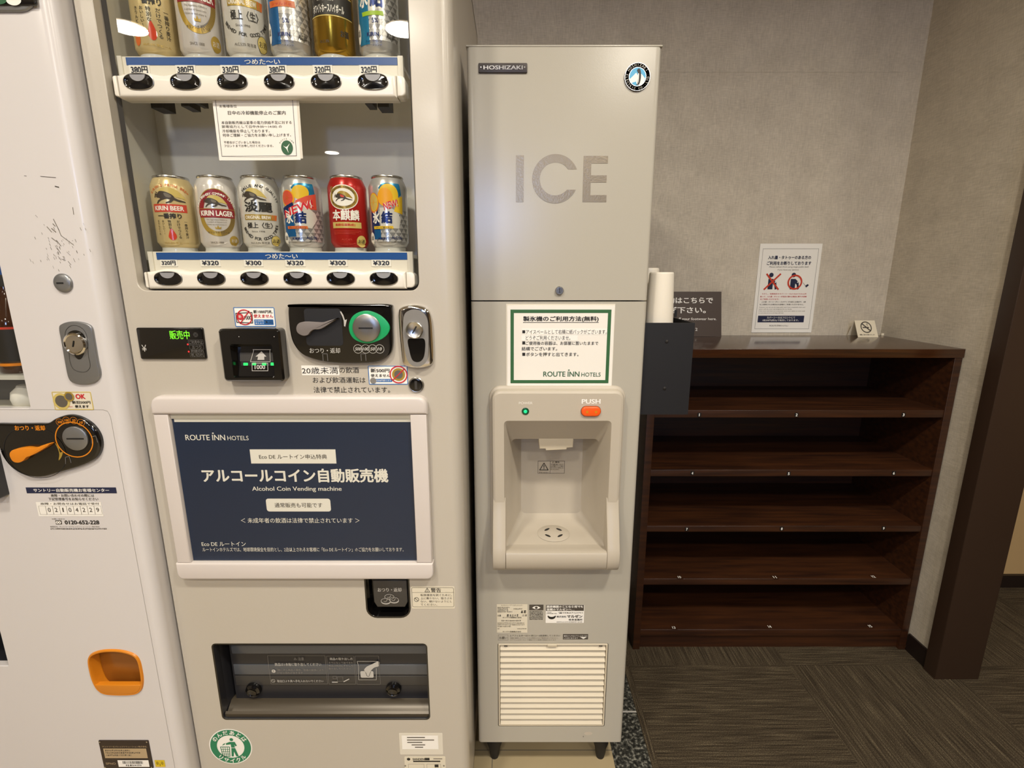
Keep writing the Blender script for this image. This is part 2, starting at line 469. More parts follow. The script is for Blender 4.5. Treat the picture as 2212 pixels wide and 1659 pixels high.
# ------------------------------------------------------------------ ceiling lamps of the room, with added fill on the corridor side
def downlight(x, y, r, power, spread, label):
    t = thing('ceiling_light', label, 'light', (x, y, CEIL), 'round recessed lights in the ceiling')
    b = MB(); n = 32
    o = ell(x, y, r+.014, n=n); i = ell(x, y, r, n=n)
    b.loft([[(p, q, CEIL) for p, q in o], [(p, q, CEIL-.006) for p, q in o], [(p, q, CEIL-.006) for p, q in i], [(p, q, CEIL-.001) for p, q in i]], 'lamp_trim', False, False)
    b.build('trim_ring', t)
    b = MB(); b.add([(p, q, CEIL-.002) for p, q in i][::-1], [tuple(range(n))], 'lamp_glow'); b.build('diffuser', t)
    l = bpy.data.lights.new('lamp', 'AREA'); l.shape = 'DISK'; l.size = 2*r; l.energy = power; l.color = (1, .925, .80); l.spread = spread
    lo = bpy.data.objects.new('lamp', l); C.objects.link(lo); lo.parent = t; lo.location = (0, 0, -.012)
LAMPS = [(.66, -.12, .09, 25), (-.62, -.12, .09, 17), (1.95, -.1, .09, 8), (.69, -1.18, .09, 15), (-.56, -1.12, .09, 16), (-1.97, -1.10, .09, 10), (1.95, -1.15, .09, 10), (.66, -3.9, .065, 20), (-1.86, -3.73, .065, 22), (-.60, -2.5, .09, 23)]  # corridor-side lamps, furthest right, are added and unseen, to lift the walls
for k, (x, y, r, p) in enumerate(LAMPS):
    downlight(x, y, r, p, pi*.92, 'round recessed ceiling light shining down in front of the machines')

# ------------------------------------------------------------------ alcohol vending machine
VM = thing('vending_machine', 'beige drinks vending machine of beer cans beside the tall ice machine', 'vending machine', ((VX0+VX1)/2, 1.15, FLOOR))
ZTOP = .63; ZBOT = FLOOR+.03
zwin = pt(600, 629.5, YV)[1]
WX0, WX1 = pt(296.5, 625, YV)[0], pt(906.5, 625, YV)[0]
win = rrect(WX0, WX1, zwin, .60, rs=(.016, .016, .03, .03))
Z3 = View(YV, 480, 640, 4.608); Z5 = View(YV, 420, 1240, 3.626)
port = Z5.q((138, 549), (1818, 545), (1840, 1136), (218, 1138)); port_o = rrect(*port, r=.008)
cup = Z5.q((1337, 46), (1680, 46), (1686, 338), (1350, 338)); cup = (cup[0], cup[1], cup[2], cup[3]+.01); cup_o = rrect(*cup, rs=(.02, .02, .002, .002))
b = MB()
RC = .02
b.holes([(VX0, ZBOT), (VX1-RC-.008, ZBOT), (VX1-RC-.008, ZTOP), (VX0, ZTOP)], [win, port_o, cup_o], YV, 'vm_beige', .02, ['vm_beige', 'port_dark', 'black_gloss'])
prof = [(VX1-RC-.008, YV)]+[(VX1-RC+RC*sin(a), YV+RC-RC*cos(a)) for a in [i/7*pi/2 for i in range(8)]]+[(VX1, YV+.078), (VX1-.01, YV+.078)]
b.loft([[(x, y, ZBOT) for x, y in prof], [(x, y, ZTOP) for x, y in prof]], 'vm_beige', False, False, close=False)
b.box(VX0, VX0+.004, YV+.001, YV+.078, ZBOT, ZTOP, 'vm_beige'); b.box(VX0, VX1-.004, YV+.002, YV+.078, ZTOP-.01, ZTOP, 'vm_beige')
b.build('front_panel', VM)
b = MB()
b.box(VX1-.008, VX1-.002, YV+.084, 1.5, ZBOT, ZTOP, 'vm_beige'); b.box(VX0, VX0+.004, YV+.084, 1.5, ZBOT, ZTOP, 'vm_beige')
b.box(VX0, VX1-.002, 1.49, 1.5, ZBOT, ZTOP, 'vm_beige'); b.box(VX0, VX1-.002, YV+.084, 1.5, ZTOP-.006, ZTOP, 'vm_beige')
b.box(VX0, VX1-.002, YV+.084, 1.5, ZBOT, ZBOT+.006, 'vm_beige')
b.box(VX0+.004, VX1-.008, YV+.2, YV+.205, ZBOT, ZTOP-.006, 'black'); b.box(VX1-.03, VX1-.012, YV+.06, YV+.10, ZBOT, ZTOP-.01, 'black'); b.box(VX0+.02, VX1-.02, YV+.06, YV+.10, ZTOP-.025, ZTOP-.012, 'black')
b.build('cabinet', VM)
for x in (VX0+.05, VX1-.05):
    for y in (YV+.08, 1.44):
        b = MB(); b.lathe_z([(.0, .001), (.022, .001), (.022, .008), (.012, .01), (.012, .03), (.0, .03)], x, y, 'rubber', 20, FLOOR); b.build('foot', VM)
# display window interior
b = MB(); YB = YV+.136
gi = inset(win, .0012); gj = inset(win, .0065)
b.loft([[(x, YV+.019, z) for x, z in gi], [(x, YV+.0165, z) for x, z in inset(win, .003)], [(x, YV+.0225, z) for x, z in gj]], 'dark_grey', False, False)
b.build('window_gasket', VM)
b = MB()
b.add([(WX0-.004, YV+.0225, zwin-.004), (-.656, YB, zwin-.004), (-.656, YB, .615), (WX0-.004, YV+.0225, .615)], [(0, 1, 2, 3)], 'inner_wall')
b.add([(WX1+.004, YV+.0225, zwin-.004), (-.105, YB, zwin-.004), (-.105, YB, .615), (WX1+.004, YV+.0225, .615)], [(0, 3, 2, 1)], 'inner_wall')
b.add([(-.656, YB, zwin-.004), (-.105, YB, zwin-.004), (-.105, YB, .615), (-.656, YB, .615)], [(0, 1, 2, 3)], 'inner_back')
b.add([(WX0-.004, YV+.0225, zwin-.004), (WX1+.004, YV+.0225, zwin-.004), (-.105, YB, zwin-.004), (-.656, YB, zwin-.004)], [(0, 1, 2, 3)], 'inner_wall')
b.add([(WX0-.004, YV+.0225, .615), (WX1+.004, YV+.0225, .615), (-.105, YB, .615), (-.656, YB, .615)], [(0, 3, 2, 1)], 'inner_wall')
b.build('display_interior', VM)

YR, YS = YV+.008, YV+.029
PRICES = (['380円', '380円', '330円', '380円', '320円', '320円'], ['320円', '¥320', '¥300', '¥320', '¥300', '¥320'])
PX = ([(284, 320), (384, 419), (481, 516), (582, 616), (680, 714), (780, 814)], [(350, 380), (437, 473), (531, 565), (620, 656), (713, 747), (806, 841)])
ROW = [dict(top=161, bump=7.5, bot=210.5, l=241, sl=250.6, sr=855, r=874, bx0=299.6, dx=101.2, by=176.5, bw=66, bh=37,
            f=(256, 871, 122, 168), blue=(272.4, 858, 124, 141), tx=(528, 605, 128, 139.5), py=(143.5, 160)),
       dict(top=587, bump=6.5, bot=624, l=310, sl=316, sr=876, r=895, bx0=363.5, dx=93.1, by=601.5, bw=61, bh=31,
            f=(323.6, 892, 543.5, 592), blue=(338, 879, 545.6, 561), tx=(573, 643, 548, 559), py=(563, 573))]
VR, VS = View(YR), View(YS)
for ri, R_ in enumerate(ROW):
    # price strip behind the pane
    x0, x1, z0, z1 = VS.r(R_['f'][0], R_['f'][2], R_['f'][1], R_['f'][3])
    b = MB(); b.box(x0, x1, YS, YS+.006, z0-.004, z1, 'rail_white'); b.box(x0, x0+.008, YS-.003, YS, z0-.004, z1, 'rail_white'); b.box(x1-.008, x1, YS-.003, YS, z0-.004, z1, 'rail_white')
    # little shelf the cans stand on
    b.box(x0+.004, x1-.004, YS+.006, YV+.13, z1-.010, z1-.004, 'rail_white')
    X0, X1, Z0, Z1 = VS.r(R_['blue'][0], R_['blue'][2], R_['blue'][1], R_['blue'][3])
    b.rect(X0, X1, Z0, Z1, YS-.0006, 'blue_strip')
    b.text('つめた〜い', VS.r(R_['tx'][0], R_['tx'][2], R_['tx'][1], R_['tx'][3]), YS-.001, 'white_print', .012)
    strip = b.build('price_strip', VM)
    for k, (a, c) in enumerate(PX[ri]):
        X0, X1, Z0, Z1 = VS.r(a, R_['py'][0], c, R_['py'][1])
        b = MB(); b.box(X0-.003, X1+.003, YS-.0012, YS, Z0-.002, Z1+.0015, 'paper'); b.text(PRICES[ri][k], (X0, X1, Z0, Z1), YS-.0017, 'price_navy', .025)
        b.build('price_tag', strip)
    # wavy button rail
    xl, xr = VR.p(R_['sl'], R_['by'])[0], VR.p(R_['sr'], R_['by'])[0]
    zt = VR.p(600, R_['top'])[1]; zb = VR.p(600, R_['bot'])[1]; hb = zt-VR.p(600, R_['top']+R_['bump'])[1]
    xs = [VR.p(R_['bx0']+i*R_['dx'], R_['by'])[0] for i in range(6)]; dX = xs[1]-xs[0]
    top = []
    for i in range(91):
        x = xl+(xr-xl)*i/90; d = min(abs(x-q) for q in xs)/dX
        w_ = .5+.5*cos(pi*min(1, d/.5)); top.append((x, zt+hb*w_**.8))
    o = [(xl, zb), (xr, zb)]+top[::-1]
    b = MB(); b.slab(o, YR, YV+.035, 'rail_white', .006, 4); rail = b.build('button_rail', VM)
    for a, c, sgn in ((VR.p(R_['l'], R_['by'])[0], xl-.0006, 1), (xr+.0006, VR.p(R_['r'], R_['by'])[0], 0)):
        b = MB(); rr = min(.008, (c-a)*.55)
        b.slab(rrect(a, c, zb+.002, zt-.0006, rs=(rr, 0, 0, rr) if sgn else (0, rr, rr, 0)), YR+.001, YV+.035, 'rail_white', .0025, 4); b.build('end_cap', rail)
    for i, x in enumerate(xs):
        _, zc = VR.p(600, R_['by']); x_a, x_b, z_a, z_b = VR.r(600-R_['bw']/2, R_['by']-R_['bh']/2, 600+R_['bw']/2, R_['by']+R_['bh']/2)
        rx, rz = (x_b-x_a)/2, (z_b-z_a)/2
        sup = [(x+rx*math.copysign(abs(cos(t))**.8, cos(t)), zc+rz*math.copysign(abs(sin(t))**.85, sin(t))) for t in [2*pi*k/40 for k in range(40)]]
        b = MB()
        L = [(sup, YR+.001), (sup, YR-.0012), (inset(sup, .0009), YR-.0016)]
        b.loft([[(p, y, q) for p, q in l] for l, y in L], 'steel', False, False)
        i1 = inset(sup, .0009)
        def sc(l, f): return [(x+(p-x)*f, zc+(q-zc)*f) for p, q in l]
        b.loft([[(p, y, q) for p, q in l] for l, y in ((i1, YR-.0016), (sc(i1, .9), YR-.0002), (sc(i1, .55), YR-.0006), (sc(i1, .02), YR-.0014))], 'black_gloss', False, True)
        bt = b.build('button', rail)
        hw = rx*.5; hh = rz*.78
        b = MB(); half = [(x+hw*cos(t), zc+rz*.80+hh*sin(t)*1.0) for t in [pi+k/16*pi for k in range(17)]]
        half = [(p, min(q, zc+rz*.80)) for p, q in half]
        b.slab(half, YR-.0022, YR-.0003, 'sticker_grey'); b.build('window_insert', bt)
# panes between the rails
b = MB(); zr = [VR.p(600, R_['bot'])[1] for R_ in ROW]; zm = [VR.p(600, R_['top'])[1] for R_ in ROW]
b.rect(WX0-.003, WX1+.003, zm[0]-.004, .603, YV+.0235, 'pane_glass'); b.rect(WX0-.003, WX1+.003, zm[1]-.004, zr[0]+.003, YV+.0235, 'pane_glass'); b.build('glass_pane', VM)
VB = View(YV+.05)
for q in ((326, 213, 353, 234), (391, 213, 409, 230), (417, 217, 427, 222), (788, 219, 804, 225), (815, 216, 840, 232)):
    x0, x1, z0, z1 = VB.r(*q); b = MB(); b.box(x0, x1, YV+.048, YV+.08, z0, z1+.012, 'black_matte', .001); b.build('catch', VM)
# ---- payment panel
# message display
x0, x1, z0, z1 = View(YV, 0, 400, 3.95).q((1172, 1213), (1735, 1215), (1772, 1482), (1210, 1482))
Y_ = YV-.004
b = MB(); b.slab(rrect(x0, x1, z0, z1, .003), Y_, YV+.002, 'black_gloss', .0015)
v = View(Y_, 0, 400, 3.95)
b.text('販売中', v.r(1446, 1240, 1616, 1314), Y_-.0004, 'led_green', .008, 3)
b.text('¥', v.r(1210, 1362, 1250, 1420), Y_-.0004, 'grey_print', 0)
for (a, c, d, e), t in (((1612, 1324, 1728, 1354), 'ご利用中止'), ((1640, 1368, 1716, 1396), 'おつり'), ((1630, 1402, 1740, 1428), '釣銭切れ'), ((1630, 1434, 1740, 1462), '札切れ')):
    r_ = v.r(a, c, d, e); b.text(t, r_, Y_-.0004, 'dim_print'); 
for (a, c, d, e) in ((1606, 1320, 1734, 1358), (1616, 1364, 1738, 1400), (1622, 1432, 1744, 1466)): b.border(*v.r(a, c, d, e), .0003, Y_-.0004, 'dim_print')
cx, cz = v.p(1668, 1276); b.poly(ell(cx, cz, .0042), Y_-.0003, 'dark_grey')
for a in (pi/4, 3*pi/4): b.stroke([(cx-.0035*cos(a), cz-.0035*sin(a)), (cx+.0035*cos(a), cz+.0035*sin(a))], .0008, Y_-.0006, 'black')
for p_ in ((1602, 1358), (1610, 1420)):
    cx, cz = v.p(*p_); b.poly(ell(cx, cz, .0014, n=14), Y_-.0006, 'led_red')
b.build('message_display', VM)
# banknote sticker
S3 = Z3
def sticker(b, q4, Y, fill, edge=None, w=.001, r=.002):
    x0, x1, z0, z1 = q4
    b.slab(rrect(x0, x1, z0, z1, r), Y-.0004, Y, fill)
    if edge: b.ring(rrect(x0, x1, z0, z1, r), inset(rrect(x0, x1, z0, z1, r), w), Y-.0007, edge)
b = MB(); Y_ = YV-.0008
sticker(b, Z3.q((110, 108), (520, 108), (533, 302), (130, 305)), YV, 'white_print', 'blue_print', .0013)
b.text('新1000円札', Z3.r(310, 136, 500, 170), Y_, 'ink', .02); b.text('使えません', Z3.r(312, 178, 506, 214), Y_, 'red_print', .02)
b.poly(rrect(*Z3.r(320, 230, 510, 284), r=.001), Y_, 'blue_print'); b.text('旧1000円札', Z3.r(330, 236, 418, 252), Y_-.0004, 'white_print'); b.text('使えます', Z3.r(330, 260, 418, 276), Y_-.0004, 'white_print')
b.border(*Z3.r(426, 238, 502, 274), .0005, Y_-.0004, 'ink'); b.poly(ell(*Z3.p(444, 256), .0016, n=12), Y_-.0004, 'ink'); b.text('1000', Z3.r(458, 248, 496, 264), Y_-.0005, 'ink')
P = [Z3.p(136, 168), Z3.p(296, 160), Z3.p(304, 264), Z3.p(146, 258)]; b.stroke(P+[P[0]], .0011, Y_-.0004, 'ink')
b.text('1000', Z3.r(218, 192, 292, 232), Y_-.0003, 'ink', .01); b.poly(ell(*Z3.p(178, 202), .0055), Y_-.0003, 'red_print'); b.text('新', Z3.r(164, 186, 194, 218), Y_-.0006, 'white_print')
cx, cz = Z3.p(222, 208); o = ell(cx, cz, .0134); b.ring(o, inset(o, .0017), Y_-.0005, 'red_print'); b.stroke([Z3.p(180, 270), Z3.p(268, 146)], .0016, Y_-.0005, 'red_print')
b.build('banknote_sticker', VM)
# bill acceptor
x0, x1, z0, z1 = Z3.q((28, 312), (622, 310), (672, 822), (78, 826)); YA = YV-.022
b = MB(); wi = .018; zi0, zi1 = z0+.007, z1-.026
hole = rrect(x0+wi, x1-wi*.85, zi0, zi1, .004)
out = rrect(x0, x1, z0, z1, .007)
b.loft([[(x, YV, z) for x, z in out], [(x, YA+.003, z) for x, z in out], [(x, YA, z) for x, z in inset(out, .003)]], 'black_gloss', False, False)
b.holes(inset(out, .003), [hole], YA, 'black_gloss', .0)
h2 = rrect(x0+wi+.004, x1-wi*.85-.004, zi0+.001, zi1-.006, .002)
b.loft([[(x, YA, z) for x, z in hole], [(x, YA+.016 if z > (zi0+zi1)/2 else YA+.008, z) for x, z in h2]], 'black_gloss', False, True)
for px_ in ((165, 402), (515, 402)): b.dome(*[Z3.p(*px_)[0], YA, Z3.p(*px_)[1]], .0012, YA, .0006, 'mid_grey', 12) if False else b.poly(ell(*View(YA, 480, 640, 4.608).p(*px_), .0008, n=10), YA-.0004, 'grey_print')
va = View(YA+.010, 480, 640, 4.608)
ba = b.build('bill_acceptor', VM)
b = MB(); ya = YA+.0065
def on_slope(z): return YA+.008+.008*max(0, min(1, (z-(zi0+.001))/(zi1-.006-zi0-.001)))-.0012
va = View(YA+.0085, 480, 640, 4.608)
fl = MB()
tz = [va.p(288, 536), va.p(464, 536), va.p(458, 544), va.p(470, 654), va.p(272, 654), va.p(296, 544)]
fl.stroke(tz+[tz[0]], .0009, 0, 'grey_print')
fl.poly([va.p(374, 552), va.p(428, 604), va.p(406, 604), va.p(410, 636), va.p(340, 636), va.p(344, 604), va.p(318, 604)], 0, 'grey_print')
fl.border(*va.r(290, 666, 452, 744), .0009, 0, 'grey_print'); fl.text('1000', va.r(318, 684, 424, 726), 0, 'grey_print', .03)
fl.rect(*va.r(180, 652, 600, 692), .0006, 'black_matte'); fl.rect(*va.r(160, 566, 600, 650), .0009, 'dark_grey')
for a in ((204, 664, 250, 690), (292, 664, 330, 688), (388, 664, 432, 690), (476, 662, 528, 690), (566, 664, 598, 690)): fl.poly(rrect(*va.r(*a), r=.0008), -.0003 if a[0] in (204, 476, 566) else .0003, 'led_bill')
b.add([(x, on_slope(z)+y, z) for x, y, z in fl.v], fl.f, 'grey_print'); b.m = fl.m
b.build('bill_slot_plate', ba)
# coin panel
YC_ = YV-.010
o = smooth_loop([Z3.p(*q) for q in ((690, 78), (1000, 72), (1400, 74), (1670, 78), (1698, 130), (1702, 300), (1702, 500), (1660, 590), (1540, 650), (1300, 662), (1080, 652), (900, 612), (790, 550), (720, 450), (690, 330), (676, 200), (676, 110))], 5)
b = MB(); b.slab(o, YC_, YV, 'black_gloss', .004, 4)
vc = View(YC_, 480, 640, 4.608)
b.poly(rrect(*vc.r(824, 122, 1192, 492), r=.006), YC_-.0003, 'black_matte')
b.poly([vc.p(*q) for q in ((1170, 152), (1182, 150), (1204, 186), (1220, 236), (1240, 230), (1224, 302), (1212, 298), (1208, 240), (1192, 196))], YC_-.0006, 'grey_print')
b.text('おつり・返却', vc.r(868, 514, 1172, 566), YC_-.0005, 'grey_print', .01)
for x_, t in ((1350, '500'), (1426, '100'), (1496, '50'), (1566, '10')):
    c_ = vc.p(x_, 524); q = ell(*c_, .0078, n=28); b.ring(q, inset(q, .0007), YC_-.0005, 'grey_print'); w_ = .0052 if len(t) == 3 else .0038
    b.text(t, (c_[0]-w_, c_[0]+w_, c_[1]-.0028, c_[1]+.0028), YC_-.0006, 'grey_print', .02, 2, .25)
for x_ in (1024, 1404):
    c_ = vc.p(x_, 606); b.stroke([(c_[0]-.004, c_[1]-.006), (c_[0]-.004, c_[1]+.006), (c_[0]+.004, c_[1]+.006), (c_[0]+.004, c_[1]-.006)], .001, YC_-.0004, 'dim_print')
cp = b.build('coin_panel', VM)
b = MB(); lv = smooth_loop([vc.p(*q) for q in ((1164, 214), (1150, 222), (1060, 284), (990, 322), (930, 326), (892, 350), (868, 380), (820, 386), (770, 358), (756, 312), (776, 268), (830, 250), (940, 254), (1010, 256), (1080, 236))], 4)
b.slab(lv, YC_-.009, YC_, 'lever_grey', .0007); b.build('return_lever', cp)
b = MB(); o = smooth_loop([vc.p(*q) for q in ((1262, 300), (1290, 210), (1360, 158), (1450, 144), (1540, 170), (1620, 226), (1668, 300), (1650, 372), (1580, 430), (1460, 468), (1350, 446), (1285, 390))], 4)
b.slab(o, YC_-.003, YC_, 'green_ring', .001); rg = b.build('coin_slot_ring', cp)
c_ = vc.p(1442, 312)
b = MB(); b.dome(c_[0], c_[1], .0235, YC_-.003, .0035, 'steel', 36, prof=[(1, 0), (1, .7), (.93, 1), (.3, .8), (.001, .75)])
b.box(*(lambda r_: (r_[0], r_[1], YC_-.0063, YC_-.0058, r_[2], r_[3]))(vc.r(1366, 306, 1506, 322)), 'black'); b.build('coin_slot', rg)
# chrome lock handle
def ovalish(v, pts): return smooth_loop([v.p(*q) for q in pts], 5)
o = ovalish(Z3, ((1757, 160), (1790, 106), (1890, 82), (2000, 98), (2060, 140), (2090, 240), (2104, 430), (2108, 600), (2090, 672), (2000, 708), (1880, 704), (1800, 668), (1784, 560), (1766, 360)))
b = MB(); b.slab(o, YV-.009, YV, 'chrome', .006, 4); hd = b.build('lock_handle', VM)
vh = View(YV-.009, 480, 640, 4.608)
o = ovalish(vh, ((1830, 210), (1870, 160), (1930, 150), (1990, 176), (2026, 240), (2034, 360), (2034, 540), (2020, 630), (1960, 676), (1890, 660), (1850, 580), (1824, 400)))
b = MB(); b.slab(o, YV-.013, YV-.008, 'chrome', .003, 3); b.poly(inset(o, .0035), YV-.0134, 'mid_grey')
o2 = ovalish(View(YV-.013, 480, 640, 4.608), ((1848, 430), (1930, 424), (2012, 430), (2014, 560), (1990, 630), (1940, 654), (1890, 630), (1862, 540))); b.poly(o2, YV-.0138, 'black_gloss')
b.build('handle_grip', hd)
c_ = View(YV-.014, 480, 640, 4.608).p(1914, 334); b = MB(); b.dome(c_[0], c_[1], .0145, YV-.0133, .006, 'alu', 32, prof=[(1, 0), (1, .8), (.9, 1), (.78, .85), (.001, .8)])
b.stroke([(c_[0]-.003, c_[1]-.005), (c_[0]+.003, c_[1]+.005)], .0022, YV-.0196, 'black'); b.build('key_cylinder', hd)
# printed notice about the drinking age
b = MB(); Y_ = YV-.0005
b.poly(rrect(*Z3.r(788, 688, 1164, 786), r=.001), YV-.0003, 'paper')
b.text('20歳未満', Z3.r(792, 706, 1150, 772), Y_-.0002, 'ink', .0); b.text('の飲酒', Z3.r(1164, 704, 1358, 764), Y_, 'ink', 0)
b.text('および飲酒運転は', Z3.r(900, 804, 1424, 862), Y_, 'ink', 0); b.text('法律で禁止されています。', Z3.r(908, 900, 1668, 960), Y_, 'ink', 0)
b.build('drinking_age_lettering', VM)
b = MB(); Y_ = YV-.0008
sticker(b, Z3.q((1446, 696), (1838, 684), (1852, 872), (1462, 884)), YV, 'white_print', 'blue_print', .0013)
b.text('新500円', Z3.r(1476, 718, 1664, 758), Y_, 'ink', .02); b.text('使えません', Z3.r(1478, 772, 1670, 804), Y_, 'ink', .015)
b.poly(rrect(*Z3.r(1496, 822, 1690, 852), r=.0015), Y_, 'blue_print'); b.text('旧500円使えます', Z3.r(1532, 828, 1680, 846), Y_-.0003, 'white_print'); b.poly(ell(*Z3.p(1502, 840), .0055), Y_-.0002, 'mid_grey')
c_ = Z3.p(1754, 778); b.poly(ell(*c_, .0115), Y_, 'gold'); b.poly(ell(*c_, .0075), Y_-.0003, 'steel'); o = ell(*c_, .0158); b.ring(o, inset(o, .002), Y_-.0005, 'red_print'); b.stroke([(c_[0]-.0105, c_[1]-.010), (c_[0]+.0105, c_[1]+.010)], .0018, Y_-.0005, 'red_print')
b.build('coin_sticker', VM)
c_ = Z3.p(1930, 880); b = MB(); b.dome(c_[0], c_[1], .0137, YV, .003, 'steel', 32, prof=[(1, 0), (1, .7), (.92, 1), (.84, .9)]); b.dome(c_[0], c_[1], .0116, YV-.0026, .001, 'black_gloss', 28)
b.poly(rrect(c_[0]-.0022, c_[0]+.0022, c_[1]-.0075, c_[1]+.0075, .001), YV-.0042, 'dark_grey'); b.build('key_lock', VM)
# ---- advertisement frame
YF = YV-.016; Z4 = View(YF, 310, 850, 3.456)
t0 = Z4.q((38, 24), (2112, 24), (2116, 160), (48, 160)); b0 = Z4.q((232, 1280), (2160, 1266), (2160, 1392), (250, 1392))
oL = (t0[0]+b0[0])/2; oR = (t0[1]+b0[1])/2; zT, zTb, zB, zBt = t0[3], t0[2], b0[2], b0[3]
iL = (Z4.p(172, 200)[0]+Z4.p(346, 1280)[0])/2; iR = (Z4.p(1990, 200)[0]+Z4.p(2034, 1280)[0])/2
b = MB(); b.slab(rrect(oL, oR, zTb, zT, rs=(0, 0, .018, .018)), YF, YV, 'frame_pink', .006, 4); fr = b.build('advert_frame', VM)
b = MB(); b.slab(rrect(oL, oR, zB, zBt, rs=(.012, .012, 0, 0)), YF, YV, 'frame_pink', .004, 3); b.build('bottom_rail', fr)
for a, c in ((oL+.002, iL), (iR, oR-.002)):
    b = MB(); b.slab(rrect(a, c, zBt+.0004, zTb-.0004), YF+.003, YV, 'frame_pink', .002); b.build('side_rail', fr)
YP_ = YV-.004; A = View(YP_, 310, 850, 3.456)
b = MB(); b.box(iL, iR, YP_, YV, zBt, zTb, 'navy_poster')
zs = A.p(1080, 212)[1]; b.rect(iL+.004, iR, zs, zTb, YP_-.0004, 'paper'); b.box(iL, iR, YP_-.002, YP_, zTb-.010, zTb, 'rail_white')
W_ = 'white_print'; y_ = YP_-.0005
def dashes(b, box, y, m_, seed=1):
    """print too small to read: a row of word-long strokes"""
    r_ = random.Random(seed); x0, x1, z0, z1 = box; h = z1-z0; x = x0
    while x < x1-h*.3:
        w = min(r_.uniform(.5, 1.1)*h, x1-x); n = r_.randint(1, 3)
        b.rect(x, x+w, z0+h*r_.uniform(0, .25), z0+h*r_.uniform(.3, .45), y, m_); b.rect(x+w*.15, x+w, z0+h*.6, z0+h*r_.uniform(.75, 1), y, m_)
        if n > 1: b.rect(x+w*.35, x+w*.55, z0, z1, y, m_)
        x += w+h*r_.uniform(.12, .3)
def rih(b, v, x0, x1, zc, h, y, m_, big=.67):
    """hotel wordmark: large first words, small last word, dotted capital"""
    w = x1-x0
    b.text('ROUTE', (x0, x0+w*.385, zc-h/2, zc+h/2), y, m_, .012, 3); b.text('INN', (x0+w*.425, x0+w*.63, zc-h/2, zc+h/2), y, m_, .012, 3)
    b.text('HOTELS', (x0+w*.665, x1, zc-h/2, zc-h/2+h*.80), y, m_, .0, 3)
    b.poly(ell(x0+w*.445, zc+h*.78, h*.17, h*.12, 12), y, m_)
p0, p1 = A.p(312, 328), A.p(783, 328); hh = A.p(500, 308)[1]-A.p(500, 349)[1]; rih(b, A, p0[0], p1[0], p0[1], hh, y_, W_)
def para(q4): return [A.p(*q) for q in q4]
x0, x1, z0, z1 = A.q((792, 421), (1430, 412), (1440, 518), (804, 526)); b.rect(x0, x1, z0, z1, y_, W_)
b.text('Eco DE ルートイン申込特典', A.r(862, 453, 1368, 488), y_-.0003, 'ink_soft', .005)
b.text('アルコールコイン自動販売機', A.r(436, 560, 1826, 664), y_, W_, .032, 3)
b.text('Alcohol Coin Vending machine', A.r(810, 694, 1478, 735), y_, W_, .012, 3)
b.poly(rrect(*A.r(916, 784, 1396, 880), r=.005), y_, W_); b.text('通常販売も可能です', A.r(978, 815, 1334, 850), y_-.0003, 'ink_soft', .005)
b.text('＜ 未成年者の飲酒は法律で禁止されています ＞', A.r(726, 928, 1612, 966), y_, W_, .005)
b.text('Eco DE ルートイン', A.r(433, 1106, 762, 1138), y_, W_, .01)
b.text('ルートインホテルズでは、地球環境保全を目的とし、2泊以上されるお客様に「Eco DE ルートイン」のご協力をお願いしております。', A.r(440, 1148, 1940, 1180), y_, W_, 0, 1)
b.build('advert_poster', fr)
b = MB(); b.rect(iL+.001, iR-.001, zBt+.001, zTb-.001, YP_-.0025, 'pane_glass'); b.build('advert_cover', fr)
# ---- coin return cup
x0, x1, z0, z1 = cup
b = MB(); ci = inset(cup_o, .0012)
b.loft([[(x, YV+.0195, z) for x, z in ci], [(x, YV+.03, z) for x, z in inset(cup_o, .004)]], 'black_gloss', False, True)
o = inset(cup_o, .002); b.ring(inset(cup_o, -.0015), inset(cup_o, .0015), YV-.0004, 'black_gloss')
rc = b.build('coin_return', VM)
fl_ = Z5.r(1388, 56, 1672, 268)
b = MB(); b.slab([(fl_[0]+.008, fl_[2]), (fl_[1]-.008, fl_[2]), (fl_[1]-.002, fl_[2]+.012), (fl_[1]-.002, fl_[3]), (fl_[0]+.002, fl_[3]), (fl_[0]+.002, fl_[2]+.012)], YV+.003, YV+.014, 'dark_grey', .002)
vf = View(YV+.003, 420, 1240, 3.626); y_ = YV+.0025
b.text('おつり・返却', vf.r(1434, 106, 1620, 138), y_, 'grey_print', .012)
for p_ in ((1526, 176), (1498, 208), (1562, 200)):
    c_ = vf.p(*p_); o = ell(c_[0], c_[1]-.002, .0095, .006); b.poly(o, y_-.0002, 'grey_print'); b.poly(ell(c_[0], c_[1], .0095, .006), y_-.0004, 'dark_grey'); o = ell(*c_, .0095, .006); b.ring(o, inset(o, .0007), y_-.0006, 'grey_print'); b.stroke([(c_[0]-.004, c_[1]-.001), (c_[0], c_[1]-.002), (c_[0]+.003, c_[1]+.003)], .0007, y_-.0006, 'grey_print')
b.stroke([vf.p(1424, 276), vf.p(1636, 276)], .0012, YV+.012, 'mid_grey'); b.build('coin_return_flap', rc)
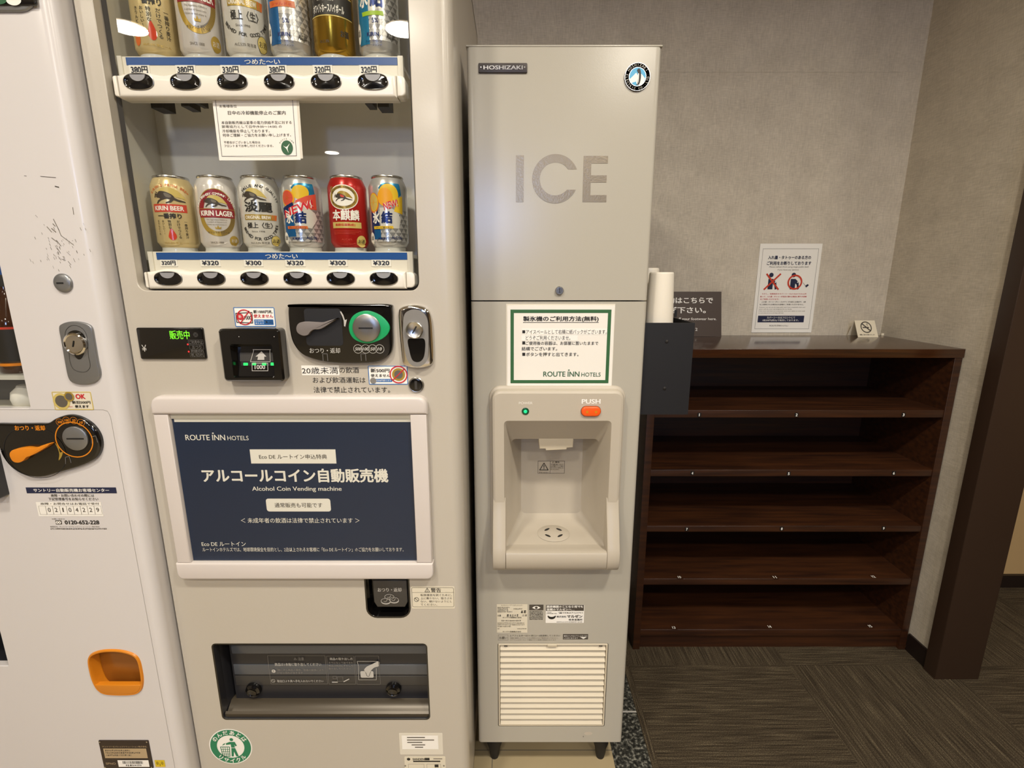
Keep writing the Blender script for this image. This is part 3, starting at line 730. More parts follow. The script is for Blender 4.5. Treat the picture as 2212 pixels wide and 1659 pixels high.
# warning sticker
b = MB(); Y_ = YV-.0008
sticker(b, Z5.q((1697, 97), (2036, 97), (2036, 270), (1701, 270)), YV, 'cream_label'); b.border(*Z5.r(1703, 104, 2030, 256), .0005, Y_, 'ink', .003)
b.stroke([Z5.p(1705, 143), Z5.p(2030, 143)], .0004, Y_, 'ink')
def warn_tri(b, c_, s_, y, m_):
    b_ = [(c_[0]-s_, c_[1]-s_*.8), (c_[0]+s_, c_[1]-s_*.8), (c_[0], c_[1]+s_*.95)]; b.stroke(b_+[b_[0]], s_*.16, y, m_); b.text('!', (c_[0]-s_*.1, c_[0]+s_*.1, c_[1]-s_*.6, c_[1]+s_*.45), y, m_, .02)
def no_sign(b, c_, r_, y, m_, w=None):
    w = w or r_*.18; o = ell(*c_, r_, n=28); b.ring(o, inset(o, w), y, m_); b.stroke([(c_[0]-r_*.62, c_[1]+r_*.62), (c_[0]+r_*.62, c_[1]-r_*.62)], w, y, m_)
warn_tri(b, Z5.p(1822, 124), .0048, Y_, 'ink'); b.text('警告', Z5.r(1850, 108, 1930, 140), Y_, 'ink', .012); no_sign(b, Z5.p(1738, 198), .0048, Y_, 'ink')
for i, t in enumerate(('転倒事故を防ぐために、', '上に乗らない、揺さぶら', 'ない、傾けないようにし', 'てください。')): b.text(t, Z5.r(1770, 154+i*25, 2016 if i < 3 else 1900, 172+i*25), Y_, 'ink_soft', 0, 1)
b.build('warning_sticker', VM)
# ---- dispensing port
x0, x1, z0, z1 = port
b = MB(); po = inset(port_o, .0012)
b.loft([[(x, YV+.019, z) for x, z in po], [(x, YV+.10, z) for x, z in inset(port_o, .012)]], 'port_dark', False, True); b.ring(inset(port_o, -.0012), inset(port_o, .0014), YV-.0004, 'black_gloss')
pd = b.build('dispensing_port', VM)
YD = YV+.034; vd = View(YD, 420, 1240, 3.626)
def band(y0, y1): return vd.p(1000, y1)[1], vd.p(1000, y0)[1]
xa, xb = x0+.012, x1-.004
b = MB()
za, zb = band(552, 972); b.box(xa, xb, YD, YD+.004, za, z1-.003, 'port_dark')
for (ya_, yb_, m_, d_) in ((556, 622, 'port_mid', .0008), (706, 782, 'port_mid', .0018), (796, 868, 'dark_grey', .0012)):
    za, zb = band(ya_, yb_); b.slab(rrect(xa+.004, xb-.002, za, min(zb, z1-.004)), YD-d_, YD, m_, .0006)
b.build('port_flap', pd)
b = MB(); za, zb = band(972, 1108); b.prism_x([(YV+.004, z0+.0015), (YV+.004, z0+.009), (YV+.008, z0+.012), (YV+.010, zb-.016), (YV+.016, zb-.010), (YD-.004, zb), (YD+.01, zb), (YD+.01, z0+.0015)], xa-.009, xb+.002, 'port_bronze'); b.build('port_sill', pd)
for q in ((468, 896), (1560, 890)):
    c_ = vd.p(*q); b = MB(); b.dome(c_[0], c_[1], .0165, YD-.001, .010, 'black_gloss', 28, prof=[(1, 0), (1, .3), (.9, .7), (.6, .95), (.45, .8), (.001, .75)]); b.build('bumper', pd)
b = MB(); y_ = YD-.003; g_ = 'grey_print'
for q in ((588, 630, 1036, 852), (1046, 634, 1258, 854), (1266, 634, 1452, 856)): b.border(*vd.r(*q), .0005, y_, 'mid_grey', .001)
warn_tri(b, vd.p(792, 656), .003, y_, 'mid_grey'); b.text('注意', vd.r(814, 644, 860, 668), y_, 'mid_grey')
b.text('商品は1本毎に取り出してください', vd.r(632, 688, 996, 712), y_, g_, .012, 1); b.text('特にびん商品の場合、容器の破損により', vd.r(656, 734, 1014, 752), y_, 'mid_grey', 0, 1); b.text('けがの恐れがあります', vd.r(656, 756, 852, 774), y_, 'mid_grey', 0, 1)
b.text('取出口より奥へ手を入れないでください', vd.r(652, 820, 1012, 840), y_, g_, .01, 1); b.poly(ell(*vd.p(624, 752), .0042, n=20), y_, g_); b.text('!', (vd.p(622, 752)[0]-.0002, vd.p(622, 752)[0]+.0008, vd.p(622, 752)[1]-.0025, vd.p(622, 752)[1]+.0025), y_-.0003, 'black', .02); no_sign(b, vd.p(620, 828), .0042, y_, g_)
b.text('商品の取り出し方', vd.r(1062, 646, 1242, 666), y_, g_, .012, 1)
for i, t in enumerate(('たてになって出てきた', '商品は矢印にずらして', '取り出してください')): b.text(t, vd.r(1054, 680+i*22, 1244 if i < 2 else 1226, 696+i*22), y_, 'mid_grey', .008, 1)
b.stroke([vd.p(1082, 838), vd.p(1122, 838)], .0022, y_, g_); b.stroke([vd.p(1172, 834), vd.p(1212, 814)], .0022, y_, g_); b.border(*vd.r(1120, 796, 1166, 832), .0005, y_, 'mid_grey', .001); b.border(*vd.r(1086, 790, 1116, 812), .0005, y_, 'mid_grey', .001)
P = [vd.p(*q) for q in ((1276, 676), (1444, 676), (1444, 708))]; b.stroke(P, .0008, y_, g_); b.stroke([vd.p(1276, 676), vd.p(1288, 716), vd.p(1288, 820), vd.p(1426, 820), vd.p(1426, 730)], .0008, y_, g_)
b.poly(smooth_loop([vd.p(*q) for q in ((1446, 674), (1446, 712), (1410, 724), (1382, 752), (1366, 792), (1352, 788), (1356, 760), (1340, 752), (1330, 742), (1352, 716), (1396, 696))], 3), y_, g_); b.poly(rrect(*vd.r(1302, 752, 1404, 804), r=.003), y_+.0003, g_); b.stroke([vd.p(1342, 760), vd.p(1352, 788), vd.p(1368, 792), vd.p(1382, 756)], .0006, y_-.0003, 'black')
b.build('port_label', pd)
# recycling emblem
c_ = Z5.p(283, 1350); R_ = (Z5.p(450, 1350)[0]-Z5.p(116, 1350)[0])/2; Y_ = YV-.0006
b = MB(); b.poly(ell(*c_, R_, n=48), YV-.0003, 'white_print'); o = ell(*c_, R_*.95, n=48); b.ring(o, [(c_[0]+(x-c_[0])*.64/.95, c_[1]+(z-c_[1])*.64/.95) for x, z in o], Y_, 'recycle_green')
def arc_text(b, s_, c_, r_, mid, step, h, y, m_, out=True, bold=.02, w=None):
    n = len(s_); w = w or h
    for i, ch in enumerate(s_):
        if ch == ' ': continue
        a = mid-(i-(n-1)/2)*step*(1 if out else -1); p = (c_[0]+r_*cos(a), c_[1]+r_*sin(a)); V, _ = glyphs(ch, bold, 2)
        ww = max(v[0] for v in V)-min(v[0] for v in V); hh_ = max(v[1] for v in V)-min(v[1] for v in V)
        k = min(w/max(ww, .05), h/max(hh_, .05)); k = h/.75 if hh_ < .3 else k
        b.text(ch, (p[0]-ww*k/2, p[0]+ww*k/2, p[1]-hh_*k/2, p[1]+hh_*k/2), y, m_, bold, 2, 0, False, a-pi/2 if out else a+pi/2)
arc_text(b, 'のんだあとは', c_, R_*.80, pi*.5, .40, R_*.24, Y_-.0003, 'white_print'); arc_text(b, 'リサイクル', c_, R_*.80, -pi*.5, .36, R_*.24, Y_-.0003, 'white_print', False)
G = 'recycle_green'; k = R_
def rp(x, z): return (c_[0]+x*k, c_[1]+z*k)
b.poly(ell(*rp(.08, .40), k*.085), Y_, G); b.poly([rp(-.02, .27), rp(.22, .27), rp(.30, .05), rp(.22, .02), rp(.19, .12), rp(.19, -.05), rp(.02, -.05), rp(.02, .13), rp(-.20, .10), rp(-.20, .19)], Y_, G); b.poly([rp(.02, -.08), rp(.20, -.08), rp(.32, -.56), rp(.20, -.56), rp(.12, -.28), rp(.08, -.56), rp(-.02, -.56)], Y_, G); b.poly([rp(-.40, .06), rp(-.26, .12), rp(-.22, .20), rp(-.32, .16)], Y_, G)
P = [rp(-.48, -.02), rp(-.06, -.02), rp(-.10, -.56), rp(-.42, -.56)]; b.stroke(P+[P[0]], k*.035, Y_, G)
for t in (.25, .5, .75): b.stroke([rp(-.48+.42*t, -.02), rp(-.42+.32*t, -.56)], k*.025, Y_, G); b.stroke([rp(-.48+.06*t, -.02-.54*t), rp(-.06-.04*t, -.02-.54*t)], k*.025, Y_, G)
b.build('recycling_sticker', VM)
# small labels at the foot
b = MB(); Y_ = YV-.0007
sticker(b, Z5.q((1604, 1246), (1944, 1246), (1944, 1412), (1606, 1412)), YV, 'tape_clear'); b.rect(*Z5.r(1624, 1262, 1908, 1370), Y_, 'white_print')
for i, (t, a, c) in enumerate((('お問い合わせ先', 1664, 1824), ('自動販売機管理番号', 1664, 1876), ('TEL 0120-000', 1666, 1804), ('サービスセンター', 1700, 1806), ('受付時間', 1726, 1810))): b.rect(*Z5.r(a, 1274+i*19, c, 1282+i*19), Y_-.0003, 'ink_grey') if i in (1, 3) else b.rect(*Z5.r(a, 1274+i*19, c-20, 1281+i*19), Y_-.0003, 'ink_soft')
b.build('service_label', VM)
b = MB(); sticker(b, (Z5.p(1646, 1500)[0], Z5.p(1966, 1500)[0], Z5.p(1800, 1640)[1], Z5.p(1800, 1430)[1]), YV, 'cream_label')
b.text('SANDEN', Z5.r(1708, 1440, 1800, 1456), Y_, 'ink', .02); b.rect(*Z5.r(1802, 1438, 1840, 1456), Y_, 'ink'); b.poly(ell(*Z5.p(1676, 1448), .0036), Y_, 'ink'); b.rect(*Z5.r(1712, 1460, 1924, 1470), Y_, 'ink'); b.rect(*Z5.r(1870, 1442, 1940, 1448), Y_, 'ink_grey')
b.border(*Z5.r(1676, 1486, 1800, 1600), .0004, Y_, 'ink_soft', .001); b.border(*Z5.r(1820, 1486, 1930, 1600), .0004, Y_, 'ink_soft', .001); b.rect(*Z5.r(1880, 1490, 1910, 1512), Y_, 'ink')
for q in ((1650, 1500), (1952, 1500)): b.poly(ell(*Z5.p(*q), .002, n=14), Y_, 'steel')
b.build('rating_plate', VM)

# ---- laminated notice stuck inside the window
YN = YV+.0215
vn = View(YN, 280, 200, 5.53)
x0, x1, z0, z1 = vn.q((980, 40), (2035, 46), (2010, 800), (1075, 822))
N = thing('notice', 'laminated cooling notice with green round logo hanging behind the vending machine window', 'notice', ((x0+x1)/2, YN, z0))
def curl(x, z): return YN-.004*max(0, ((x-x0)/(x1-x0)))**3*max(0, 1-(z-z0)/(z1-z0))-.0008
b = MB(); n = 10
def sheet(b, x0, x1, z0, z1, off, m_):
    V = []; P = []
    for i in range(n+1):
        for j in range(n+1):
            x = x0+(x1-x0)*i/n; z = z0+(z1-z0)*j/n; V.append((x, curl(x, z)-off, z))
    for i in range(n):
        for j in range(n): P.append((i*(n+1)+j, (i+1)*(n+1)+j, (i+1)*(n+1)+j+1, i*(n+1)+j+1))
    b.add(V, P, m_)
sheet(b, x0, x1, z0, z1, 0, 'paper_gloss')
fl = MB(); fl.border(x0+.005, x1-.006, z0+.006, z1-.005, .0006, 0, 'price_navy')
def nt_(t, x, y, x2, y2, bold=0.): fl.text(t, vn.r(x, y, x2, y2), 0, 'ink', bold, 2)
nt_('お客様各位', 1075, 148, 1282, 182); nt_('日中の冷却機能停止のご案内', 1176, 220, 1866, 268, .008)
for i, (t, e) in enumerate((('本自動販売機は夏季の電力供給不足に対する', 1940), ('節電協力として日中(9:00〜14:00) の', 1822), ('冷却機能を停止しております。', 1676), ('何卒ご理解・ご協力をお願い申し上げます。', 1934))): nt_(t, 1098+i*5, 342+i*50, e, 380+i*50)
nt_('不都合がございました場合は', 1128, 580, 1562, 612); nt_('フロントまでお申し付けくださいませ。', 1132, 622, 1722, 654)
c_ = vn.p(1888, 664); fl.poly(ell(*c_, .0098, .0112, 28), 0, 'logo_green'); fl.poly(smooth_loop([(c_[0]-.006, c_[1]+.003), (c_[0]-.001, c_[1]+.001), (c_[0]+.005, c_[1]+.006), (c_[0]+.001, c_[1]-.001), (c_[0]+.002, c_[1]-.008), (c_[0]-.001, c_[1]-.002)], 3), -.0003, 'white_print')
arc_text(fl, 'ROUTE INN', c_, .0135, pi*.5, .24, .0018, 0, 'logo_green')
o_ = len(b.v); b.v += [(x, curl(x, z)-.0005+y, z) for x, y, z in fl.v]; b.f += [tuple(o_+i for i in f) for f in fl.f]; b.m += fl.m
b.build('sheet', N)
b = MB(); sheet(b, x1-.001, x1+.004, z0+.002, z1, -.0002, 'tape_clear'); b.build('clear_film_edge', N)
# ------------------------------------------------------------------ drinks cans on the display shelves
YCAN = YV+.069; RB = .033
def can_profile(H):
    return [(.0, .004), (.020, .004), (.0235, .0), (.0262, .0012), (.0300, .0065), (RB, .012), (RB, H-.019), (.0322, H-.0155), (.0292, H-.0085), (.0275, H-.0050), (.0268, H-.0042)]
def can_R(H):
    pr = [p for p in can_profile(H) if p[1] >= .006]
    def f(z):
        for (r0, z0), (r1, z1) in zip(pr, pr[1:]):
            if z0 <= z <= z1 and z1 > z0: return r0+(r1-r0)*(z-z0)/(z1-z0)
        return pr[-1][0] if z > .05 else RB
    return f
def mm(*a): return tuple(x*.001 for x in a)
class Label(MB):
    """flat artwork in millimetres: u round the can, v up from the bottom"""
    def T(s, t, u0, u1, v0, v1, m, bold=0., lay=1, rot=0., shear=0., res=3): s.text(t, mm(u0, u1, v0, v1), -.00012*lay, m, bold, res, shear, False, rot)
    def R(s, u0, u1, v0, v1, m, lay=0): s.rect(*mm(u0, u1, v0, v1), -.00012*lay, m)
    def P(s, pts, m, lay=0): s.poly([mm(*p) for p in pts], -.00012*lay, m)
    def E(s, u, v, a, b_, m, lay=0, n=28): s.P([(u+a*cos(2*pi*i/n), v+b_*sin(2*pi*i/n)) for i in range(n)], m, lay)
    def ringE(s, u, v, a, b_, w, m, lay=0, a0=0., a1=2*pi, n=40):
        for i in range(n):
            p, q = a0+(a1-a0)*i/n, a0+(a1-a0)*(i+1)/n
            s.P([(u+a*cos(p), v+b_*sin(p)), (u+a*cos(q), v+b_*sin(q)), (u+(a-w)*cos(q), v+(b_-w)*sin(q)), (u+(a-w)*cos(p), v+(b_-w)*sin(p))], m, lay)
    def arc(s, t, u, v, r, mid, step, h, m, out=True, lay=1, bold=.02): arc_text(s, t, mm(u, v), r*.001, mid, step, h*.001, -.00012*lay, m, out, bold)
    def V(s, t, u, v1, h, m, w=None):
        """a column of characters written downwards"""
        for i, ch in enumerate(t):
            if ch in '、。': continue
            G, _ = glyphs(ch, .012, 2); e = h*.98
            gw = (max(p[0] for p in G)-min(p[0] for p in G))*e/2; gh = (max(p[1] for p in G)-min(p[1] for p in G))*e/2; vc_ = v1-(i+.5)*h
            s.T(ch, u-gw, u+gw, vc_-gh, vc_+gh, m, .012)
    def beast(s, u, v, k, c1, c2, lay=1):
        """running emblem animal: pale mane sweeping back over a dark body"""
        S = lambda pts, n=3: smooth_loop([(u+x*k, v+y*k) for x, y in pts], n)
        s.P(S([(-13, 5), (-10, 10), (-3, 12.5), (5, 11.5), (12, 8), (18, 2), (22, -4), (15, -2), (8, -1), (0, 1), (-7, 1)]), c1, lay)
        s.P(S([(-15, 3), (-12, 6.5), (-6, 6.5), (0, 4.5), (5, 1.5), (7, -2.5), (3, -5), (-4, -4), (-9, -5.5), (-13, -3), (-17, -2), (-17.5, 0)]), c2, lay+1)
        s.P(S([(-6, 4), (-2, 4), (3, 1), (2, -2), (-4, -1)]), 'beer_red' if c1 == 'gold' else 'ink_grey', lay+2)
        for a in ([(-14, 2), (-19, 4), (-21, -2), (-19.6, -2.4), (-18, 1.5), (-14, 0)], [(-11, -4), (-15, -6), (-18, -10.5), (-16.4, -11), (-13.5, -7.8), (-8.5, -5)], [(3, -3), (0, -7), (-5, -9), (-4.4, -10.4), (2, -9), (6.5, -4.5)], [(6, -1.5), (12, -4.5), (21, -6.5), (21, -8), (12, -7.5), (4, -5)], [(-15.5, 3), (-19, 6.5), (-15, 5)]):
            s.P([(u+x*k, v+y*k) for x, y in a], c2, lay+1)
def lab_cream(s, k=1., tall=False):
    D = 'ink'
    if not tall:
        s.arc("KIRIN'S PRIME BREW", 0, 62, 43, pi*.5, .088, 4.2, 'can_orange'); s.beast(0, 87, 1.15, 'gold_pale', 'beast_dark')
    s.R(-30, 25, 61*k, 74*k, 'beer_red'); s.T('KIRIN BEER', -26, 20, 63.5*k, 71*k, 'white_print', .03); s.T('一番搾り', -22, 15, 50*k, 59*k, D, .035, 1)
    for t, u in (('一番搾り麦汁', 20), ('だけでつくる', 9), ('特別な', -4), ('おいしい!!', -14), ('きりんビール', -23)): s.V(t, u, 48*k, (5.2 if u > -10 else 4.2)*k, D)
    s.P(smooth_loop([(-3, 34*k), (-7.5, 24*k), (-8, 19*k), (-4, 14.5*k), (1, 15*k), (4, 20*k), (2.5, 26*k)], 4), 'drop_red', 1)
    s.T('ALC.5% 生ビール', -18, 22, 8.5*k, 11*k, 'gold')
    if tall: s.E(-27, 21, 5.5, 9, 'can_orange', 1)
def lab_white(s, k=1., tall=False):
    s.ringE(0, 57*k, 30, 41*k, 9, 'lager_red', 1, .0, pi); s.ringE(0, 57*k, 31.5, 42.5*k, 1.2, 'gold', 1, 0, pi); s.ringE(0, 57*k, 30, 36*k, 8, 'gold', 1, pi, 2*pi)
    for i in range(26):
        a = pi*1.55+i*.055; s.stroke([mm(22.5*cos(a), 57*k+28*k*sin(a)), mm(29.5*cos(a), 57*k+35.5*k*sin(a))], .0007, -.0003, 'beast_dark')
    if not tall:
        s.arc('KIRIN BREWERY COMPANY, LIMITED', 0, 57, 34, pi*.5, .079, 4, 'white_print', True, 3); s.beast(-1, 78, .85, 'gold_pale', 'beast_dark', 2)
    s.R(-29, 29, 52*k, 66*k, 'lager_red', 3); s.R(-29, 29, 66*k, 66.8*k, 'gold', 3); s.T('KIRIN LAGER', -26, 26, 54.5*k, 63.5*k, 'white_print', .035, 4)
    for i, t in enumerate(('The legendary KIRIN is', 'a symbol of Good Luck', 'Open up and enjoy it')): s.T(t, -17, 15-i, (47-i*4)*k, (49.5-i*4)*k, 'ink_grey', 0, 3)
    s.T('キリンラガービール', -17, 17, 25.5*k, 29*k, 'beast_dark', .01, 3); s.P([(-4, 33*k), (-5, 37*k), (-2, 35*k), (0, 39*k), (2, 35*k), (5, 37*k), (4, 33*k)], 'gold', 3)
    s.E(24, 14*k, 8.5, 8.5*k, 'gold', 1); s.T('お酒', 18.5, 29.5, 11*k, 17*k, 'can_silverwhite', 0., 2); s.T('SINCE 1888', -15, 6, 9*k, 12*k, 'ink_grey')
def lab_silverwhite(s, k=1., tall=False):
    D = 'ink'
    if not tall:
        s.arc('VALUE AND QUALITY', 0, 66, 38, pi*.42, .115, 4.6, D); s.beast(-5, 88, .95, 'gold_pale', 'beast_dark'); s.T('淡麗', -22, 24, 61, 78, D, .03, 2)
    s.R(-24, 26, 48*k, 57*k, 'gold', 1); s.P([(22, 48*k), (30, 48*k), (32, 57*k), (22, 57*k)], 'can_orange', 1); s.T('ORIGINAL BREW', -22, 20, 49.5*k, 55*k, 'white_print', .02, 2)
    s.T('極上〈生〉', -20, 22, 34*k, 44*k, D, .02); s.T('Since 1998', -13, 8, 27.5*k, 30*k, 'ink_soft')
    s.arc('BREWED FOR GOOD TIMES', 1, 46*k, 30*(1 if not tall else 1.25), -pi*.47, .125 if not tall else .11, 5.2, D, False)
    s.T('ALC.5.5% 発泡酒', -18, 14, 8*k, 11.5*k, 'ink_soft'); s.E(26, 13.5*k, 9.2, 9.2*k, 'ink', 1); s.E(26, 13.5*k, 8.6, 8.6*k, 'gold_pale', 2); s.T('お酒', 19.5, 32.5, 10*k, 17*k, D, .008, 3)
def lab_citrus(s, kind, tall=False):
    k = 1.; v0, v1 = (62, 14) if not tall else (100, 14)
    for i in range(-1, 5):
        for j in range(9):
            u, v = -12+i*11+(5.5 if j % 2 else 0), 12+j*7.5+(8 if tall else 0)
            if v > v0-3: continue
            s.P([(u-5.4, v), (u+5.4, v), (u, v+7.2)], 'facet_light', 0); s.P([(u, v+7.3), (u+5.4, v+.1), (u+10.8, v+7.3)], 'facet_dark', 0)
    if not tall:
        s.P([(-11, 100), (-4, 108), (26, 108), (29, 90), (20, 84), (-2, 90)], 'can_teal')
        if kind == 'grapefruit':
            s.E(4, 93, 14, 12, 'lemon', 1); s.P([(-10, 66), (30, 66), (30, 92), (14, 88), (-4, 80)], 'grapefruit', 2); s.E(-19, 83, 13, 14, 'lemon_skin', 2); s.E(-19.5, 84, 11, 12, 'grapefruit', 3)
            for i in range(9): s.stroke([mm(-19.5, 84), mm(-19.5+10*cos(i*.7), 84+11*sin(i*.7))], .0005, -.0006, 'can_orange')
            s.P([(-30, 44), (-30, 66), (-12, 70), (-8, 20), (-30, 20)], 'can_blue', 2); s.P([(-8, 40), (-8, 74), (2, 78), (12, 70), (26, 60), (30, 50), (18, 34)], 'can_silverwhite', 3)
            s.P([(-32, 56), (-32, 68), (-9, 77), (-9, 66)], 'can_navy', 4); s.T('NEW!', -31, 26, 60, 73, 'white_print', .07, 5, .36, .2); s.T('NEW!', -31, 26, 60, 73, 'new_red', .03, 6, .36, .2)
            bar, bt = 'can_orange', 'グレープフルーツ'
        else:
            s.E(6, 89, 17, 18, 'lemon', 1); s.E(0, 85, 13, 15, 'lemon_skin', 2); s.E(-22, 76, 11, 17, 'can_orange', 2); s.E(-22, 77, 9.5, 15, 'lemon', 3); s.E(-22, 77, 8, 13, 'gold_pale', 4)
            for i in range(8): s.stroke([mm(-22, 77), mm(-22+8*cos(i*.785), 77+13*sin(i*.785))], .0005, -.0007, 'lemon_skin')
            s.P([(14, 62), (30, 58), (31, 88), (20, 84)], 'lemon', 3); s.P([(-30, 20), (-30, 63), (-14, 66), (-10, 20)], 'can_navy', 1); s.P([(-24, 16), (-24, 32), (-10, 32), (-10, 16)], 'can_blue', 2)
            s.P([(-10, 34), (-10, 68), (8, 68), (20, 62), (26, 50), (22, 34)], 'can_silverwhite', 2); s.T('NEW!', -4, 22, 67, 79, 'white_print', .07, 5, .3, .2); s.T('NEW!', -4, 22, 67, 79, 'new_red', .03, 6, .3, .2)
            bar, bt = 'lemon', 'シチリア産レモン'
        s.T('氷', -25, -11, 42, 62, 'white_print', .04, 6); s.T('結', -8, 11, 42, 62, 'can_navy', .04, 6)
        s.P([(-23, 33), (-23.5, 37.5), (11, 38), (12, 33.5)], bar, 6); s.T(bt, -20, 9, 34, 37, 'navy_ink', .015, 7)
        s.E(-30, 18, 6, 10, 'white_print', 5); s.T('お酒', -33, -26, 14.5, 22, 'ink', .02, 6); s.T('KIRIN', -15, 0, 15, 18.5, 'can_navy', .03, 5); s.T('ALC.5%', 8, 26, 16, 21, 'can_navy', .015, 5); s.T('果汁2.7%', 12, 26, 10.5, 13.5, 'ink_soft', 0, 5); s.T('ウォッカベース スピリッツ', -18, 4, 9, 11.5, 'ink_soft', 0, 5)
    else:
        s.P([(-30, 14), (-30, 110), (-9, 110), (-9, 14)], 'can_teal' if kind == 'lime' else 'can_blue', 2); s.P([(-9, 60), (-9, 100), (12, 100), (22, 84), (16, 66)], 'can_silverwhite', 1)
        s.T('氷', -25, -9, 66 if kind == 'lime' else 82, 96 if kind == 'lime' else 112, 'white_print', .04, 4); s.T('結', -6, 15, 66 if kind == 'lime' else 82, 96 if kind == 'lime' else 112, 'can_navy', .04, 4)
        if kind == 'lime':
            s.P([(-30, 92), (-30, 116), (-10, 122), (-10, 100)], 'can_navy', 3); s.T('NEW!', -30, 24, 96, 118, 'white_print', .07, 5, .3, .2); s.T('NEW!', -30, 24, 96, 118, 'new_red', .03, 6, .3, .2); s.P([(-20, 54), (-21, 60), (14, 61), (15, 55)], 'lime', 5)
            s.P([(8, 100), (30, 96), (32, 120), (10, 124)], 'lime', 2)
        else: s.P([(-24, 66), (-25, 75), (16, 76), (17, 67)], 'can_orange', 5); s.T('シャルドネ', -20, 12, 68, 73, 'beer_red', .02, 6)
        s.E(-31, 32, 5, 15, 'white_print', 5); s.T('お酒', -34, -28, 28, 38, 'ink', .02, 6); s.T('KIRIN', -13, 6, 25, 31, 'can_navy', .03, 5); s.T('ALC.5%', 18, 32, 24, 31, 'ink', .015, 5); s.T('ウォッカベース', -16, 10, 16, 20, 'can_navy', 0, 5); s.T('スパークリング', -16, 10, 11, 14, 'can_navy', 0, 5); s.T('5%', -4, 6, 44, 51, 'can_navy', .01, 5)
def lab_red(s):
    s.E(-3, 85, 26, 20.5, 'white_print', 1); s.E(-3, 85, 24.5, 19, 'gold', 2); s.E(-3, 85, 19.5, 14.5, 'white_print', 3); s.beast(-3, 86, .72, 'gold', 'beast_dark', 4)
    s.arc('BREWING COMPANY', -3, 80, 22, pi*.5, .14, 3, 'beast_dark', True, 4); s.arc('ORIGINAL QUALITY', -3, 94, 25, -pi*.5, .115, 2.8, 'beast_dark', False, 4)
    s.T('祈', -26, -20, 93, 103, 'gold', .02, 5); s.T('本麒麟', -25, 23, 47, 65, 'white_print', .03); s.R(-26, 26, 34.5, 44.5, 'gold_pale', 1); s.T('長期低温熟成†', -20, 15, 37, 42, 'beer_red', .03, 2)
    for i, w in enumerate((24, 20, 14)): s.R(-24, w, 29.5-i*2.4, 30.2-i*2.4, 'beer_red', 1)
    s.T('ALC.6%', -10, 8, 14, 17, 'beer_red'); s.E(25, 12.5, 9.5, 10, 'gold_pale', 1); s.T('お酒', 18.5, 31.5, 9, 16, 'ink', .008, 2); s.T('SINCE 1888', -8, 8, 7.5, 9, 'beer_red')
def lab_gold(s):
    s.R(-38, 38, 56, 84, 'ink', 1); s.R(-38, 38, 84, 85.5, 'gold_pale', 1); s.R(-38, 38, 54, 55.5, 'gold_pale', 1); s.T('スコッチ使用', -20, 6, 75, 82, 'white_print', .01, 2); s.T('ホワイトホースハイボール', -30, 22, 59, 71, 'white_print', .03, 2)
    s.T('WHITE HORSE', -14, 10, 101, 106, 'beast_dark', .02, 2); s.T('HIGHBALL', -14, 10, 95, 99, 'beast_dark', .02, 2); s.E(-4, 90, 5, 3.5, 'beast_dark', 1); s.T('お酒', 14, 28, 26, 36, 'ink', .02, 2); s.T('ALC.8%', -20, -4, 16, 20, 'beast_dark', 0, 2)
    s.E(-30, 112, 8, 10, 'can_orange', 1)
def can(px, row, body, label, fn, shift, H, prot=None):
    zs = pt(600, 545 if row else 123, YS)[1]; x = pt(px, 470 if row else 60, YCAN)[0]
    zb = zs+(.0065 if row else .0075)
    t = thing('drinks_can', label, 'can', (x, YCAN, zb), 'cans on the lower shelf' if row else 'cans on the upper shelf')
    b = MB(); b.lathe_z(can_profile(H), x, YCAN, body, 48, zb)
    L = Label(); fn(L)
    ang = atan2(-YCAN, -x)+math.asin(-shift)
    b.wrapped(L, can_R(H), x, YCAN, zb, ang)
    b.build('body', t)
    b = MB(); b.lathe_z([(.0268, H-.0043), (.0275, H-.003), (.0277, H-.0012), (.0270, H), (.0258, H-.0006), (.0248, H-.0045), (.0235, H-.0058), (.0, H-.0055)], x, YCAN, 'alu', 48, zb); b.build('lid', t)
    b = MB(); b.lathe_z([(.027, -.0075 if not row else -.0065), (.0255, .0005), (.0268, .0022), (.0276, .0022), (.0270, .000), (.0285, -.0065)], x, YCAN, 'clear_seat', 40, zb); b.build('can_seat', VM)
A5 = .122; A6 = .168
can(380, 1, 'can_cream', 'cream 350 ml beer can with red band and orange drop, first on lower shelf', lab_cream, .20, A5)
can(473, 1, 'can_white', 'white lager can with dark red arch and gold ring on the lower shelf', lab_white, .10, A5)
can(565, 1, 'can_silverwhite', 'silvery white can with two large black characters on the lower shelf', lab_silverwhite, .16, A5)
can(655, 1, 'can_silver', 'silver can with pink grapefruit slice and sloping red lettering, lower shelf', lambda L: lab_citrus(L, 'grapefruit'), .18, A5)
can(753, 1, 'can_red', 'bright red can with white oval emblem and gold band, lower shelf', lab_red, .14, A5)
can(840, 1, 'can_silver', 'silver can with yellow lemons at the end of the lower shelf', lambda L: lab_citrus(L, 'lemon'), .16, A5)
can(337, 0, 'can_cream', 'tall cream beer can with red drop cut by the picture top', lambda L: lab_cream(L, 1.42, True), .12, A6)
can(433, 0, 'can_white', 'tall white lager can with gold disc on the upper shelf', lambda L: lab_white(L, 1.42, True), .10, A6)
can(532, 0, 'can_silverwhite', 'tall silvery white can with black writing arched below, upper shelf', lambda L: lab_silverwhite(L, 1.42, True), .08, A6)
can(627, 0, 'can_silver', 'tall silver and blue can with salmon bar on the upper shelf', lambda L: lab_citrus(L, 'blue', True), .22, A6)
can(721, 0, 'can_gold', 'tall golden highball can with black band on the upper shelf', lab_gold, .14, A6)
can(818, 0, 'can_silver', 'tall silver can with red lettering and lime bar, end of upper shelf', lambda L: lab_citrus(L, 'lime', True), .20, A6)

